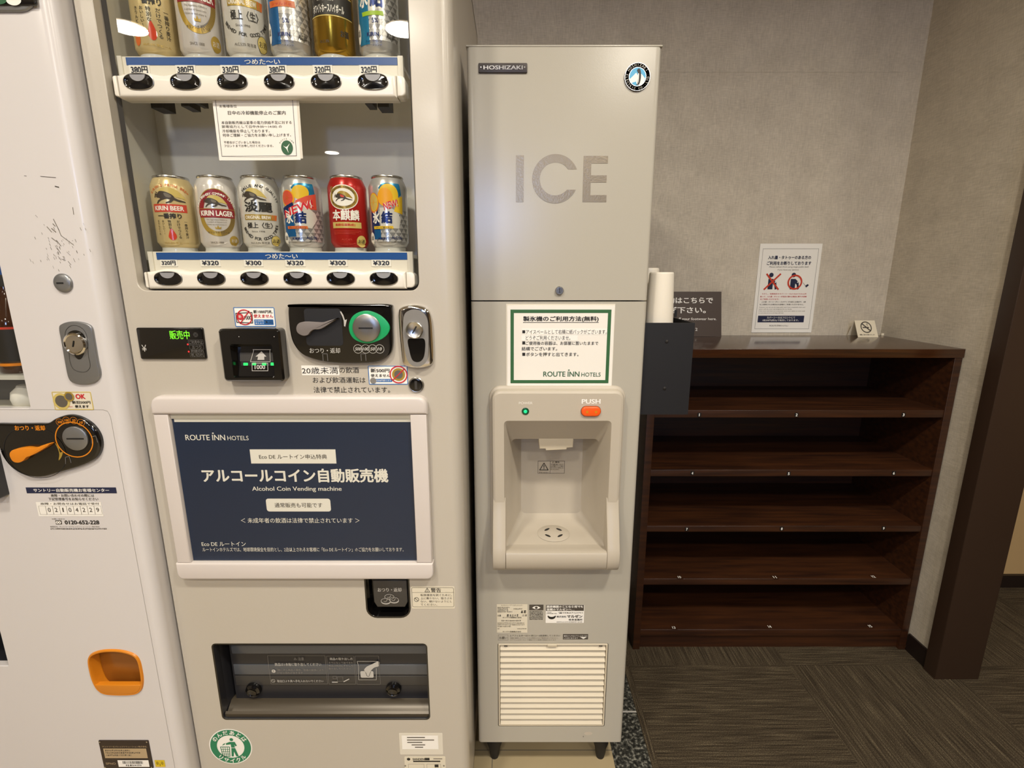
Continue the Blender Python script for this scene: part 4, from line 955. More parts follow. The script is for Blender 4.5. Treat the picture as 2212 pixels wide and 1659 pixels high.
# ------------------------------------------------------------------ white drinks machine at the picture edge
LM = thing('vending_machine', 'scuffed white drinks machine cut off by the left picture edge, with orange coin lever', 'vending machine', (-1.1, 1.1, FLOOR))
L1, L2, L3, L4 = View(YL, 0, 0, 3.95), View(YL, 0, 400, 3.95), View(YL, 0, 820, 3.95), View(YL, 0, 1240, 3.96)
LXR = -.6705; LX0 = -1.46; RL = .018
wl = (L2.p(110, 1200)[0]); wb = L3.p(150, 252)[1]; wt = .55
cupL = L4.q((762, 652), (1190, 652), (1228, 1020), (800, 1020)); cupL_o = smooth_loop([(cupL[0]+(cupL[1]-cupL[0])*u, cupL[2]+(cupL[3]-cupL[2])*v) for u, v in ((.02, .28), (.0, .55), (.02, .80), (.12, .92), (.35, .99), (.65, .99), (.88, .92), (.98, .80), (1., .55), (.98, .28), (.90, .08), (.72, 0), (.28, 0), (.10, .08))], 4)
pl = L4.p(38, 640)[0]; pl0, pl1 = L4.p(30, 790)[1], L4.p(30, 470)[1]
b = MB()
winL = rrect(LX0+.06, wl, wb, wt, .006); portL = rrect(LX0+.10, pl, pl0, pl1, .003)
b.holes([(LX0, ZBOT), (LXR-RL-.012, ZBOT), (LXR-RL-.012, ZTOP), (LX0, ZTOP)], [winL, portL, cupL_o], YL, 'vm_white', .014)
prof = [(LXR-RL-.012, YL)]+[(LXR-RL+RL*sin(a), YL+RL-RL*cos(a)) for a in [i/9*pi/2 for i in range(10)]]+[(LXR, 1.48)]
b.loft([[(x, y, ZBOT) for x, y in prof], [(x, y, ZTOP) for x, y in prof]], 'vm_white', False, False, close=False)
# scuff marks left on the paint
rs = random.Random(3)
y_ = YL-.0003
for (x, y, x2, y2, w) in ((205, 1500, 225, 1502, 3), (345, 1505, 475, 1516, 4), (470, 1590, 500, 1598, 8)): b.stroke([L1.p(x, y), L1.p(x2, y2)], w*.0002, y_, 'ink_soft')
for (x, y, x2, y2, w) in ((455, 290, 500, 380, 6), (500, 380, 520, 430, 5), (520, 430, 620, 505, 5), (400, 355, 440, 400, 6), (440, 370, 475, 400, 8), (450, 330, 470, 350, 7), (440, 450, 480, 480, 6), (480, 470, 520, 520, 6), (490, 540, 515, 580, 5), (570, 570, 600, 600, 3), (650, 560, 660, 580, 4), (300, 255, 320, 275, 3), (620, 190, 628, 250, 5), (400, 610, 420, 640, 3), (520, 630, 560, 640, 3), (580, 650, 605, 680, 4), (625, 625, 640, 655, 3)): b.stroke([L2.p(x, y), L2.p(x2, y2)], w*.00018, y_, 'ink_grey')
for i in range(60):
    x, y = rs.gauss(500, 110), rs.gauss(540, 90); l = rs.uniform(6, 26)
    b.stroke([L2.p(x, y), L2.p(x+l*.45, y+l)], rs.uniform(.0003, .0007), y_, 'ink_grey')
b.build('front_panel', LM)
b = MB(); b.box(LX0, LX0+.004, YL, 1.48, ZBOT, ZTOP, 'vm_white'); b.box(LX0+.004, LXR-.001, 1.47, 1.48, ZBOT, ZTOP, 'vm_white'); b.box(LX0+.004, LXR-.001, YL+.05, 1.47, ZTOP-.006, ZTOP, 'vm_white'); b.box(LX0+.004, LXR-.001, YL+.05, 1.47, ZBOT, ZBOT+.006, 'vm_white'); b.box(LX0+.004, LXR-.002, YL+.135, YL+.14, ZBOT, ZTOP, 'black'); b.build('cabinet', LM)
for x in (LX0+.06, LXR-.06):
    b = MB(); b.lathe_z([(.0, .001), (.022, .001), (.022, .008), (.012, .01), (.012, .03), (.0, .03)], x, .9, 'rubber', 20, FLOOR); b.build('foot', LM)
# lit picture window: backdrop photo, glass
b = MB(); x0, x1 = LX0+.05, wl+.012; yb = YL+.10
b.rect(x0, x1, wb-.01, wt, yb, 'mid_grey'); b.rect(x0, x1, L2.p(0, 960)[1], wt, yb-.0005, 'can_teal'); b.rect(x0, x1, L2.p(0, 1130)[1]-.0, L2.p(0, 960)[1], yb-.0005, 'sky_blue'); b.rect(x0, x1, L2.p(0, 880)[1], wt, yb-.001, 'blue_strip')
b.add([(x1, YL+.015, wb-.01), (x1, yb, wb-.01), (x1, yb, wt), (x1, YL+.015, wt)], [(0, 3, 2, 1)], 'inner_wall'); b.add([(x0, YL+.015, wb-.008), (x1, YL+.015, wb-.008), (x1, yb, wb-.008), (x0, yb, wb-.008)], [(0, 1, 2, 3)], 'inner_wall')
b.add([(x0, YL+.015, wt), (x1, YL+.015, wt), (x1, yb, wt), (x0, yb, wt)], [(0, 3, 2, 1)], 'inner_wall')
b.build('display_interior', LM); b = MB(); b.rect(LX0+.055, wl+.004, wb-.003, wt+.003, YL+.0145, 'pane_glass'); b.build('glass_pane', LM)
zc = L2.p(60, 1640)[1]
b = MB(); b.box(x0, x1, YL+.018, yb, zc-.008, zc, 'clear_seat'); b.build('display_shelf', LM)
xc = L2.p(28, 1400)[0]-.032; yc = YL+.06
bt = thing('bottle', 'dark brown bottle with black label behind the glass at the left picture edge', 'bottle', (xc, yc, zc))
b = MB(); b.lathe_z([(.0, .0), (.030, .0), (.033, .004), (.033, .085), (.031, .100), (.016, .130), (.0135, .150), (.0135, .165), (.0, .165)], xc, yc, 'bottle_glass', 40, zc); b.build('glass_body', bt)
b = MB(); b.lathe_z([(.0333, .022), (.0333, .078)], xc, yc, 'ink', 40, zc); b.lathe_z([(.0334, .014), (.0334, .019)], xc, yc, 'orange', 40, zc); b.lathe_z([(.0334, .078), (.0334, .082)], xc, yc, 'beer_red', 40, zc); b.build('label', bt)
b = MB(); b.lathe_z([(.0145, .150), (.0148, .168), (.013, .170), (.0, .170)], xc, yc, 'ink', 30, zc); b.build('cap', bt)
xj = L3.p(15, 150)[0]-.016; zj = wb-.008
jr = thing('jar', 'small white rounded jar standing low behind the left machine glass', 'jar', (xj, YL+.06, zj))
b = MB(); b.lathe_z([(.0, 0), (.018, 0), (.022, .004), (.024, .014), (.022, .026), (.014, .034), (.012, .038), (.0, .039)], xj, YL+.06, 'paper', 32, zj); b.build('jar_body', jr)
# dispensing hatch at the edge
b = MB(); b.loft([[(x, YL+.0135, z) for x, z in inset(ccw(portL), .0012)], [(x, YL+.08, z) for x, z in inset(ccw(portL), .006)]], 'port_dark', False, True); b.build('dispensing_port', LM)
# badge at the top
x0, x1, z0, z1 = L1.r(-300, -60, 335, 62)
b = MB(); b.slab(rrect(x0, L1.p(352, 60)[0], L1.p(0, 108)[1], L1.p(0, -60)[1], rs=(.0, .03, .0, 0)), YL-.004, YL, 'grey_metal', .002); b.slab(rrect(x0, L1.p(336, 40)[0], L1.p(0, 62)[1], L1.p(0, -58)[1], rs=(0, .004, 0, 0)), YL-.006, YL-.003, 'black_gloss', .001); 
b.poly(ell(*L1.p(150, 20), .011, .007), YL-.0065, 'paper'); b.poly(ell(*L1.p(20, 25), .012, .005), YL-.0065, 'logo_green'); b.build('illuminated_badge', LM)
# seams of the lower door
ld = 'ink_grey'
b = MB(); P = [L3.p(-200, 254), L3.p(880, 258), L3.p(915, 268), L3.p(934, 300)]; xs_ = L3.p(934, 300)[0]; P += [(xs_+.001, L3.p(934, 330)[1]), (xs_+.003, ZBOT)]
b.stroke(P, .0006, YL-.0003, 'seam'); b.build('door_seam', LM)
# round lock
c_ = L2.p(543, 835); b = MB(); b.dome(c_[0], c_[1], .0152, YL, .005, 'grey_metal', 32); b.poly(rrect(c_[0]-.0075, c_[0]+.004, c_[1]-.0012, c_[1]+.0012, .0005), YL-.0056, 'black'); b.build('round_lock', LM)
# lock handle
o = smooth_loop([L2.p(*q) for q in ((516, 1215), (545, 1180), (610, 1162), (690, 1164), (760, 1185), (795, 1220), (815, 1320), (845, 1500), (866, 1600), (845, 1660), (790, 1690), (700, 1698), (630, 1680), (595, 1640), (570, 1530), (535, 1330))], 4)
b = MB(); b.slab(o, YL-.004, YL, 'grey_metal', .0015); hd = b.build('lock_handle', LM)
o8 = smooth_loop([L2.p(*q) for q in ((575, 1300), (580, 1240), (620, 1200), (680, 1200), (735, 1240), (760, 1310), (765, 1390), (770, 1460), (784, 1540), (750, 1585), (690, 1586), (640, 1560), (615, 1500), (605, 1420), (582, 1360))], 4)
b = MB(); b.ring(o8, inset(o8, .0006), YL-.0045, 'dark_grey'); b.poly(smooth_loop([L2.p(*q) for q in ((580, 1300), (610, 1250), (670, 1236), (730, 1270), (752, 1340), (740, 1410), (715, 1470), (685, 1482), (650, 1450), (600, 1390))], 4), YL-.0045, 'black_gloss'); b.build('handle_recess', hd)
c_ = L2.p(670, 1350); b = MB(); b.dome(c_[0], c_[1], .0185, YL-.0042, .006, 'chrome', 32, prof=[(1, 0), (1, .7), (.88, 1), (.78, .8), (.4, .95), (.001, .9)]); b.stroke([(c_[0]-.002, c_[1]-.004), (c_[0]+.001, c_[1]+.005)], .002, YL-.0104, 'black'); b.build('key_cylinder', hd)
# coin sticker
b = MB(); sticker(b, L3.q((440, 100), (776, 104), (802, 262), (468, 254)), YL, 'cream_label', 'gold_pale', .0015); y_ = YL-.0008
b.text('OK', L3.r(645, 122, 728, 164), y_, 'red_print', .04); b.text('新旧500円', L3.r(616, 180, 772, 206), y_, 'ink', .02); b.text('使えます', L3.r(640, 216, 760, 240), y_, 'ink', .03); b.text('NEW', L3.r(584, 226, 622, 236), y_, 'red_print')
c_ = L3.p(526, 184); b.poly(ell(*c_, .0145), y_, 'gold_pale'); b.poly(ell(*c_, .0105), y_-.0003, 'steel'); c_ = L3.p(592, 144); b.poly(ell(*c_, .0085), y_-.0005, 'gold'); b.poly(ell(*c_, .006), y_-.0008, 'steel'); b.build('coin_sticker', LM)
# coin panel
yk = YL-.008
o = smooth_loop([L3.p(*q) for q in ((-60, 372), (150, 368), (330, 366), (430, 362), (500, 322), (600, 294), (700, 312), (800, 372), (866, 462), (884, 555), (855, 645), (790, 694), (690, 736), (520, 786), (380, 822), (240, 808), (120, 735), (40, 625), (-5, 480), (-60, 440))], 4)
b = MB(); b.slab(o, yk, YL, 'black_gloss', .005, 4); K3 = View(yk, 0, 820, 3.95)
b.text('おつり・返却', K3.r(124, 390, 384, 434), yk-.0004, 'orange', .03)
for i, t in enumerate(('500', '100', '50', '10')):
    c_ = K3.p((510, 568, 630, 692)[i], (362, 346, 348, 366)[i]); q = ell(*c_, .0062, n=26); b.ring(q, inset(q, .0005), yk-.0008, 'orange'); w_ = .0040 if len(t) > 2 else .003; b.text(t, (c_[0]-w_, c_[0]+w_, c_[1]-.0022, c_[1]+.0022), yk-.0005, 'orange', .02, 2, .2)
b.poly(smooth_loop([K3.p(*q) for q in ((468, 538), (500, 580), (512, 620), (536, 616), (524, 660), (500, 688), (506, 640), (494, 590))], 3), yk-.0004, 'gold')
o = ell(*K3.p(300, 620), .054, .048, 40); b.ring(o, inset(o, .001), yk-.0003, 'black_matte')
for q in ((804, 516), (578, 690)):
    c_ = K3.p(*q); b.stroke([(c_[0]-.005, c_[1]-.006), (c_[0]-.003, c_[1]+.006), (c_[0]+.004, c_[1]+.008), (c_[0]+.005, c_[1]-.004)], .001, yk-.0004, 'dim_print')
cpl = b.build('coin_panel', LM)
b = MB(); b.slab(smooth_loop([K3.p(*q) for q in ((458, 534), (440, 556), (370, 600), (300, 636), (264, 648), (230, 682), (190, 694), (150, 682), (124, 640), (126, 606), (160, 582), (250, 568), (330, 572), (400, 546))], 4), yk-.009, yk, 'orange', .0007); b.build('return_lever', cpl)
c_ = K3.p(633, 512); b = MB(); o = ell(*c_, .0325, .0325, 40); b.ring(o, inset(o, .0018), yk-.0006, 'orange'); b.poly(inset(o, .0018), yk-.0003, 'black_gloss'); rg = b.build('coin_slot_ring', cpl)
c_ = K3.p(648, 500); b = MB(); b.dome(c_[0], c_[1], .0215, yk-.0004, .003, 'grey_metal', 36, prof=[(1, 0), (1, .7), (.93, 1), (.3, .8), (.001, .75)]); b.box(c_[0]-.014, c_[0]+.016, yk-.0034, yk-.0028, c_[1]-.0012, c_[1]+.0012, 'black'); b.build('coin_slot', rg)
# bill slot housing at the edge
x1_ = L3.p(44, 820)[0]; b = MB(); b.slab(rrect(x1_-.13, x1_, L3.p(30, 985)[1], L3.p(30, 600)[1], .004), YL-.02, YL, 'black_gloss', .003); b.build('bill_acceptor', LM)
# service label
b = MB(); y_ = YL-.0005
b.rect(*L3.q((220, 922), (988, 916), (996, 966), (230, 972)), y_, 'navy_ink'); b.text('サントリー自動販売機お客様センター', L3.r(286, 928, 932, 958), y_-.0003, 'white_print', .015)
b.text('故障・お問い合わせの際には', L3.r(434, 976, 802, 1000), y_, 'ink', .012); b.text('下記管理番号をお知らせください', L3.r(412, 1006, 838, 1030), y_, 'ink', .012)
b.rect(*L3.r(318, 1044, 872, 1166), y_+.0001, 'paper'); b.text('故障・お問合せはお電話で受付', L3.r(346, 1048, 846, 1068), y_-.0002, 'ink_soft', .012)
for i, t in enumerate(' 02104229'):
    b.border(*L3.r(336+i*59, 1076, 395+i*59, 1150), .0003, y_-.0002, 'ink_grey')
    if t != ' ': b.text(t, L3.r(350+i*59+(7 if t == '1' else 0), 1092, 374+i*59-(7 if t == '1' else 0), 1128), y_-.0003, 'ink_soft', .005)
b.text('お問い合わせ', L3.r(442, 1182, 552, 1194), y_, 'ink_soft'); b.rect(*L3.r(474, 1200, 526, 1234), y_, 'ink_soft'); b.text('∞', L3.r(478, 1206, 522, 1228), y_-.0003, 'white_print', .03); b.text('0120-652-228', L3.r(552, 1200, 846, 1234), y_, 'ink', .03)
b.text('管理会社 : サントリービバレッジソリューション株式会社', L3.r(428, 1248, 850, 1260), y_, 'ink_soft', 0, 1); dashes(b, L3.r(430, 1266, 910, 1278), y_, 'ink_soft', 45); b.build('service_label', LM)
# coin return cup
x0, x1, z0, z1 = cupL; oc = ccw(cupL_o)
b = MB(); b.loft([[(x, YL, z) for x, z in inset(oc, -.003)], [(x, YL-.003, z) for x, z in inset(oc, -.0015)], [(x, YL-.003, z) for x, z in inset(oc, .001)], [(x, YL+.002, z) for x, z in inset(oc, .003)], [(x, YL+.052, z) for x, z in inset(oc, .004)], [(x, YL+.056, z) for x, z in inset(oc, .007)]], 'orange_cup', False, True)
zl = z0+(z1-z0)*.27
lo = [(x, z) for x, z in inset(oc, .001) if z < zl]; lo = sorted(lo, key=lambda p: atan2(p[1]-(zl+.001), p[0]-(x0+x1)/2)); b.slab(lo, YL-.0035, YL+.006, 'orange_cup', .0015); rcl = b.build('coin_return', LM)
b = MB(); b.slab([(x, z) for x, z in inset(oc, .0045)], YL+.018, YL+.021, 'brown_flap', .001); b.build('coin_return_flap', rcl, label='dark amber flap inside the orange cup')
# name plate
b = MB(); x0, x1, z0, z1 = L4.q((846, 1422), (1272, 1416), (1312, 1652), (892, 1660)); b.slab(rrect(x0, x1, z0, z1, .002), YL-.0015, YL, 'plate_dark', .0006); y_ = YL-.0019
b.text('サントリービバレッジソリューション株式会社', (x0+.006, x1-.005, z1-.0165, z1-.0125), y_, 'plate_tan', 0, 1); b.rect(x0+.007, x1-.007, z0+.026, z1-.019, y_, 'plate_tan')
for i in range(3): dashes(b, (x0+.010, x1-(.04 if i != 1 else .02), z1-.0255-i*.0058, z1-.022-i*.0058), y_-.0003, 'ink_soft', 40+i)
b.rect(x0+.031, x1-.007, z0+.004, z0+.021, y_, 'white_print'); b.text('SPNO', (x0+.006, x0+.026, z0+.010, z0+.015), y_, 'plate_tan')
for i in range(30): b.rect(x0+.041+i*.0014, x0+.041+i*.0014+rs.choice((.0004, .0008)), z0+.012, z0+.019, y_-.0003, 'ink')
dashes(b, (x0+.046, x0+.078, z0+.006, z0+.0105), y_-.0003, 'ink', 44)
for q in ((x0+.003, z1-.003), (x1-.003, z1-.003), (x0+.003, z0+.003), (x1-.003, z0+.003)): b.poly(ell(*q, .0016, n=12), y_-.0004, 'alu')
b.build('name_plate', LM)
b = MB(); x0, x1, z0, z1 = L4.r(1326, 1590, 1410, 1648); b.rect(x0, x1, z0, z1, YL-.0005, 'yellow_sticker'); c_ = ((x0+x1)/2, (z0+z1)/2+.001); b.poly([(c_[0]-.0006, c_[1]-.006), (c_[0]+.0006, c_[1]-.006), (c_[0], c_[1]+.001)], YL-.0008, 'ink')
for r_ in (.004, .0065):
    for a in (0, pi): b.stroke([(c_[0]+r_*cos(a+t), c_[1]+r_*.8*sin(a+t)) for t in (-.8, -.4, 0, .4, .8)], .0008, YL-.0008, 'ink')
b.build('radio_sticker', LM)
# ------------------------------------------------------------------ ice machine
I6, I7, I8, I9 = View(YI, 1000, 80, 4.148), View(YI, 1020, 600, 5.53), View(YI, 1040, 820, 3.77), View(YI, 1010, 1270, 4.264)
IT, IBOT = pt(1215, 97, YI)[1], pt(1190, 1603, YI)[1]; ISE = pt(1210, 650, YI)[1]
IM = thing('ice_machine', 'tall narrow grey ice dispenser standing on black feet', 'ice machine', ((IX0+IX1)/2, 1.28, FLOOR))
def box_panel(b, x0, x1, z0, z1, yf, yb, r, m, hole=None):
    """front sheet folded back at its left and right edges"""
    pr = [(x0, yb)]+[(x0+r-r*cos(a), yf+r-r*sin(a)) for a in [i/5*pi/2 for i in range(6)]]
    pl_ = pr+[(x0+r+.004, yf)]; b.loft([[(x, y, z0) for x, y in pl_], [(x, y, z1) for x, y in pl_]], m, False, False, False)
    pq = [(x1-r-.004, yf)]+[(x1-r+r*sin(a), yf+r-r*cos(a)) for a in [i/5*pi/2 for i in range(6)]]+[(x1, yb)]
    b.loft([[(x, y, z0) for x, y in pq], [(x, y, z1) for x, y in pq]], m, False, False, False)
    b.holes([(x0+r+.004, z0), (x1-r-.004, z0), (x1-r-.004, z1), (x0+r+.004, z1)], hole or [], yf, m)
    for z in (z0, z1): b.add([(x0+r, yf, z), (x1-r, yf, z), (x1, yf+r, z), (x1, yb, z), (x0, yb, z), (x0, yf+r, z)], [(0, 1, 2, 3, 4, 5)], m, z == z0)
b = MB(); box_panel(b, IX0, IX1, ISE+.0012, IT-.003, YI, YI+.06, .007, 'ice_grey'); b.box(IX0-.001, IX1+.001, YI-.001, YI+.06, IT-.003, IT, 'ice_grey', .001); ud = b.build('upper_door', IM)
BX0, BX1 = -.041, .2265                               # dispenser surround
gq = I9.q((272, 512), (1296, 508), (1260, 1272), (282, 1276))
rec = [(-.028, -.27), (.213, -.27), (.213, -.598), (-.028, -.598)]
b = MB(); box_panel(b, IX0, IX1, IBOT, ISE-.0012, YI, YI+.06, .007, 'ice_grey', [rec, rrect(*gq, r=.004)])
b.poly(ell(*I9.p(1110, 1340), .010, .005), YI-.0002, 'ice_bezel'); b.poly(ell(*I9.p(1064, 1368), .0012, .0022), YI-.0004, 'ink_grey'); b.build('lower_panel', IM)
b = MB(); ca, cb, cz0, cz1 = IX0+.002, IX1-.002, IBOT+.004, IT-.006
for q in ((ca, ca+.004, YI+.061, 1.56, cz0, cz1), (cb-.004, cb, YI+.061, 1.56, cz0, cz1), (ca, cb, 1.555, 1.56, cz0, cz1), (ca, cb, YI+.061, 1.56, cz1-.004, cz1), (ca, cb, YI+.061, 1.56, cz0, cz0+.004)): b.box(*q, 'ice_grey')
b.box(ca+.004, cb-.004, YI+.14, YI+.145, cz0, cz1, 'ink_grey'); b.build('cabinet', IM)
for x in (pt(1066, 1620, YI)[0], pt(1305, 1620, YI)[0]):
    for y in (YI+.045, 1.50):
        b = MB(); b.lathe_z([(.0, .0), (.010, .0), (.0125, .012), (.0145, .03), (.019, .045), (.019, .085), (.0, .089)], x, y, 'rubber', 24, FLOOR); b.build('foot', IM)
# maker's plate, round emblem, lettering, lock
b = MB(); x0, x1, z0, z1 = I6.q((138, 238), (573, 238), (573, 326), (138, 326)); b.slab(rrect(x0, x1, z0, z1, .0012), YI-.003, YI, 'plate_dark', .0008); y_ = YI-.0034
m_ = 'alu'; b.text('HOSHIZAKI', (x0+.009, x1-.008, z0+.0052, z1-.0042), y_, m_, .02, 3)
for q in (x0+.0045, x1-.0045): b.poly(ell(q, (z0+z1)/2+.001, .0012, n=10), y_, m_)
b.build('name_plate', ud)
c_ = I6.p(1558, 362); b = MB(); r_ = .0230
b.dome(c_[0], c_[1], r_, YI, .003, 'navy_ink', 40, prof=[(1, 0), (1, .8), (.96, 1)]); b.poly(ell(*c_, r_*.98, n=40), YI-.003, 'black_gloss'); y_ = YI-.0034
o = ell(*c_, r_, n=40); b.ring(o, inset(o, .0008), y_, m_); o = ell(*c_, r_*.68, n=36); b.ring(o, inset(o, .0008), y_-.0001, m_); b.poly(ell(*c_, r_*.65, n=36), y_, 'sky_blue')
def ep(x, z): return (c_[0]+x*r_, c_[1]+z*r_)
b.poly([ep(-.60, -.18), ep(-.30, .10), ep(-.12, .28), ep(.05, .05), ep(.3, .2), ep(.6, -.12), ep(.5, -.40), ep(.25, -.60), ep(-.2, -.60), ep(-.48, -.44)], y_-.0002, 'white_print'); b.poly([ep(-.45, -.44), ep(-.1, -.34), ep(.0, -.62), ep(-.2, -.6)], y_-.0003, 'sky_blue')
b.poly(smooth_loop([ep(-.02, .52), ep(.10, .58), ep(.20, .46), ep(.26, .20), ep(.26, -.15), ep(.18, -.50), ep(.06, -.56), ep(.0, -.30), ep(.06, .0), ep(.02, .26), ep(-.06, .44)], 3), y_-.0004, 'black'); b.poly(smooth_loop([ep(.02, .20), ep(.10, .20), ep(.10, -.2), ep(.06, -.44), ep(.02, -.28), ep(.05, .0)], 3), y_-.0005, 'white_print'); b.poly([ep(.0, -.50), ep(-.10, -.58), ep(.10, -.58)], y_-.0005, 'black')
arc_text(b, 'HOSHIZAKI', c_, r_*.83, pi*.5, .245, r_*.17, y_-.0002, 'grey_print', True, 0); arc_text(b, 'ELECTRIC CO.,LTD.', c_, r_*.83, -pi*.5, .215, r_*.15, y_-.0002, 'grey_print', False, 0); b.build('emblem', ud)
b = MB(); y_ = YI-.0004
b.rect(*I6.r(473, 1060, 543, 1480), y_, 'ice_letter')
x0, x1, z0, z1 = I6.r(1074, 1065, 1290, 1480); tw = I6.r(1082, 1100, 1152, 1200); tw = tw[1]-tw[0]; th = I6.r(1100, 1065, 1200, 1134); th = th[3]-th[2]
zm_ = I6.p(1180, 1272)[1]; b.poly([(x0, z0), (x1, z0), (x1, z0+th*.95), (x0+tw, z0+th*.95), (x0+tw, zm_-th*.48), (x1-.001, zm_-th*.48), (x1-.001, zm_+th*.48), (x0+tw, zm_+th*.48), (x0+tw, z1-th), (x1, z1-th), (x1, z1), (x0, z1)], y_, 'ice_letter')
x0, x1, z0, z1 = I6.r(617, 1048, 1030, 1492); cz = (z0+z1)/2; ro = (z1-z0)/2; cx = x0+ro; ri = ro-tw
za1 = I6.p(920, 1186)[1]; za0 = I6.p(920, 1368)[1]
def arcp(r, zc0, n=40):
    a0 = math.asin((za1-cz)/r); a1 = 2*pi+math.asin((za0-cz)/r)
    return [(cx+r*cos(a0+(a1-a0)*i/n), cz+r*sin(a0+(a1-a0)*i/n)) for i in range(n+1)]
b.poly(arcp(ro, 0)+arcp(ri, 0)[::-1], y_, 'ice_letter'); b.build('ice_lettering', ud)
c_ = I7.p(1038, 152); b = MB(); b.dome(c_[0], c_[1], .0082, YI, .006, 'steel', 28, prof=[(1, 0), (1, .6), (.85, .9), (.6, .9), (.58, .6), (.45, .6), (.43, .9), (.001, .9)]); b.stroke([(c_[0], c_[1]-.004), (c_[0], c_[1]+.004)], .0014, YI-.0058, 'black'); b.build('door_lock', ud)
# dispenser surround with recess
YB_ = YI-.022
def lp(x0, x1, z0, z1, y, r, n=5): return [(x, y, z) for x, z in rrect(x0, x1, z0, z1, r, n)]
zt_ = View(YB_).p(1205, 844)[1]; zo = View(YB_).p(1205, 909)[1]; zf = View(YB_).p(1203, 1181)[1]; zbm = -.612
b = MB(); M_ = 'ice_bezel'
outer = rrect(BX0, BX1, zbm, zt_, .018); OX0, OX1 = -.0165, .2025
L = [[(x, YI, z) for x, z in inset(outer, -.006)], [(x, YI-.004, z) for x, z in inset(outer, -.005)], [(x, YI-.006, z) for x, z in inset(outer, -.0005)], [(x, YB_+.006, z) for x, z in outer], [(x, YB_+.0018, z) for x, z in inset(outer, .0018)], [(x, YB_, z) for x, z in inset(outer, .006)]]
b.loft(L, M_, False, False)
op = rrect(OX0, OX1, zf-.002, zo, .008)
b.holes(inset(outer, .006), [op], YB_, M_)
z_m = -.345
rings = [lp(OX0, OX1, zf-.002, zo, YB_, .008), lp(OX0+.002, OX1-.002, zf-.001, zo-.004, YB_+.004, .008), lp(OX0+.015, OX1-.015, zf, z_m, YB_+.055, .010), lp(OX0+.0155, OX1-.0155, zf, z_m+.03, YB_+.057, .010), lp(.0135, .1735, zf, z_m+.03, YI+.097, .014), lp(.0215, .1655, zf+.010, z_m+.026, YI+.112, .012)]
b.loft(rings, M_, False, True)
bz = b.build('dispenser_surround', IM, label='beige grey moulded surround with a recessed bay')
b = MB()
pr = [(YI, -.615), (YI-.030, -.615), (YI-.046, -.610), (YI-.053, -.600), (YI-.056, -.585)]
side = pr+[(YI-.056, -.568), (YI-.052, -.556), (YI-.045, -.536), (YI-.036, -.508), (YI-.0270, -.486), (YI-.0225, -.470), (YI-.0205, -.458), (YI, -.455)]
front = pr+[(YI-.056, zf+.000), (YI-.054, zf+.004), (YI-.048, zf+.0055), (YI-.030, zf+.001), (YI-.010, zf-.001), (YI, zf-.001)]
b.prism_x(front, OX0+.004, OX1-.004, M_)
for x0, x1 in ((BX0, OX0+.004), (OX1-.004, BX1)):
    i = .003
    def ins(d): return [(y+(d if k and k < len(side)-1 else 0), z-(d*.5 if k > 5 else 0)) for k, (y, z) in enumerate(side)]
    b.loft([[(x0, y, z) for y, z in ins(.004)], [(x0+.0012, y, z) for y, z in ins(.0012)], [(x0+.004, y, z) for y, z in side], [(x1-.004, y, z) for y, z in side], [(x1-.0012, y, z) for y, z in ins(.0012)], [(x1, y, z) for y, z in ins(.004)]], M_)
b.build('drip_lip', bz)
vb = View(YB_, 1040, 820, 3.77); y_ = YB_-.0004
b = MB(); b.text('POWER', vb.r(303, 181, 414, 200), y_, 'white_print', 0, 3); b.text('PUSH', vb.r(814, 158, 968, 197), y_, 'white_print', .03, 3); b.build('lettering', bz)
c_ = vb.p(356, 258); b = MB(); b.dome(c_[0], c_[1], .0066, YB_, .002, 'led_ring', 24, prof=[(1.15, 0), (1.1, .6), (.9, .8), (.55, .6)]); b.dome(c_[0], c_[1], .0036, YB_-.0012, .002, 'led_power', 18); b.build('power_lamp', bz)
x0, x1, z0, z1 = vb.r(810, 217, 968, 296); b = MB(); o = rrect(x0, x1, z0, z1, (z1-z0)*.48, 8); b.ring(inset(o, -.0008), inset(o, .0006), YB_-.0003, 'plate_dark'); b.slab(o, YB_-.0055, YB_, 'push_orange', .003, 4)
for q in ((856, 258), (928, 258)): b.poly(ell(*vb.p(*q), .0028, n=14), YB_-.0057, 'orange_cup')
b.build('push_button', bz)
# spout
ys = YB_+.058; vsp = View(ys, 1040, 820, 3.77); a_, c2, d_, e_ = vsp.p(452, 488), vsp.p(752, 490), vsp.p(742, 562), vsp.p(470, 570)
b = MB(); b.slab([(e_[0]+.014, e_[1]-.001), (d_[0]-.014, d_[1]-.001), (d_[0]-.013, d_[1]+.003), (d_[0], d_[1]+.004), (c2[0]-.001, a_[1]+.02), (a_[0]+.001, a_[1]+.02), (e_[0], e_[1]+.003), (e_[0]+.013, e_[1]+.003)], ys-.004, ys+.026, 'grille', .002); b.build('ice_spout', bz)
# warning label inside
yb_ = YI+.112; vk = View(yb_-.0005, 1040, 820, 3.77); b = MB(); x0, x1, z0, z1 = vk.r(457, 662, 675, 764); y_ = yb_-.001
b.border(x0, x1, z0, z1, .0006, y_, 'ink'); xm = x0+(x1-x0)*.46; b.stroke([(xm, z0), (xm, z1)], .0006, y_, 'ink'); warn_tri(b, ((x0+xm)/2, (z0+z1)/2+.001), .010, y_, 'ink'); b.text('手を入れない', (x0+.003, xm-.003, z0+.0012, z0+.0040), y_, 'ink', .01, 1)
b.text('⚠ 警告', (xm+.004, xm+.022, z1-.0055, z1-.0012), y_, 'ink', .01)
for i in range(4): b.text(('手を開口部に入れない', '氷が落ちてくる事が', 'ありますので手を入れ', 'ないでください。')[i], (xm+.0015, x1-(.002 if i < 3 else .012), z1-.0105-i*.0042, z1-.0073-i*.0042), y_, 'ink', .01, 1)
b.build('warning_label', bz)
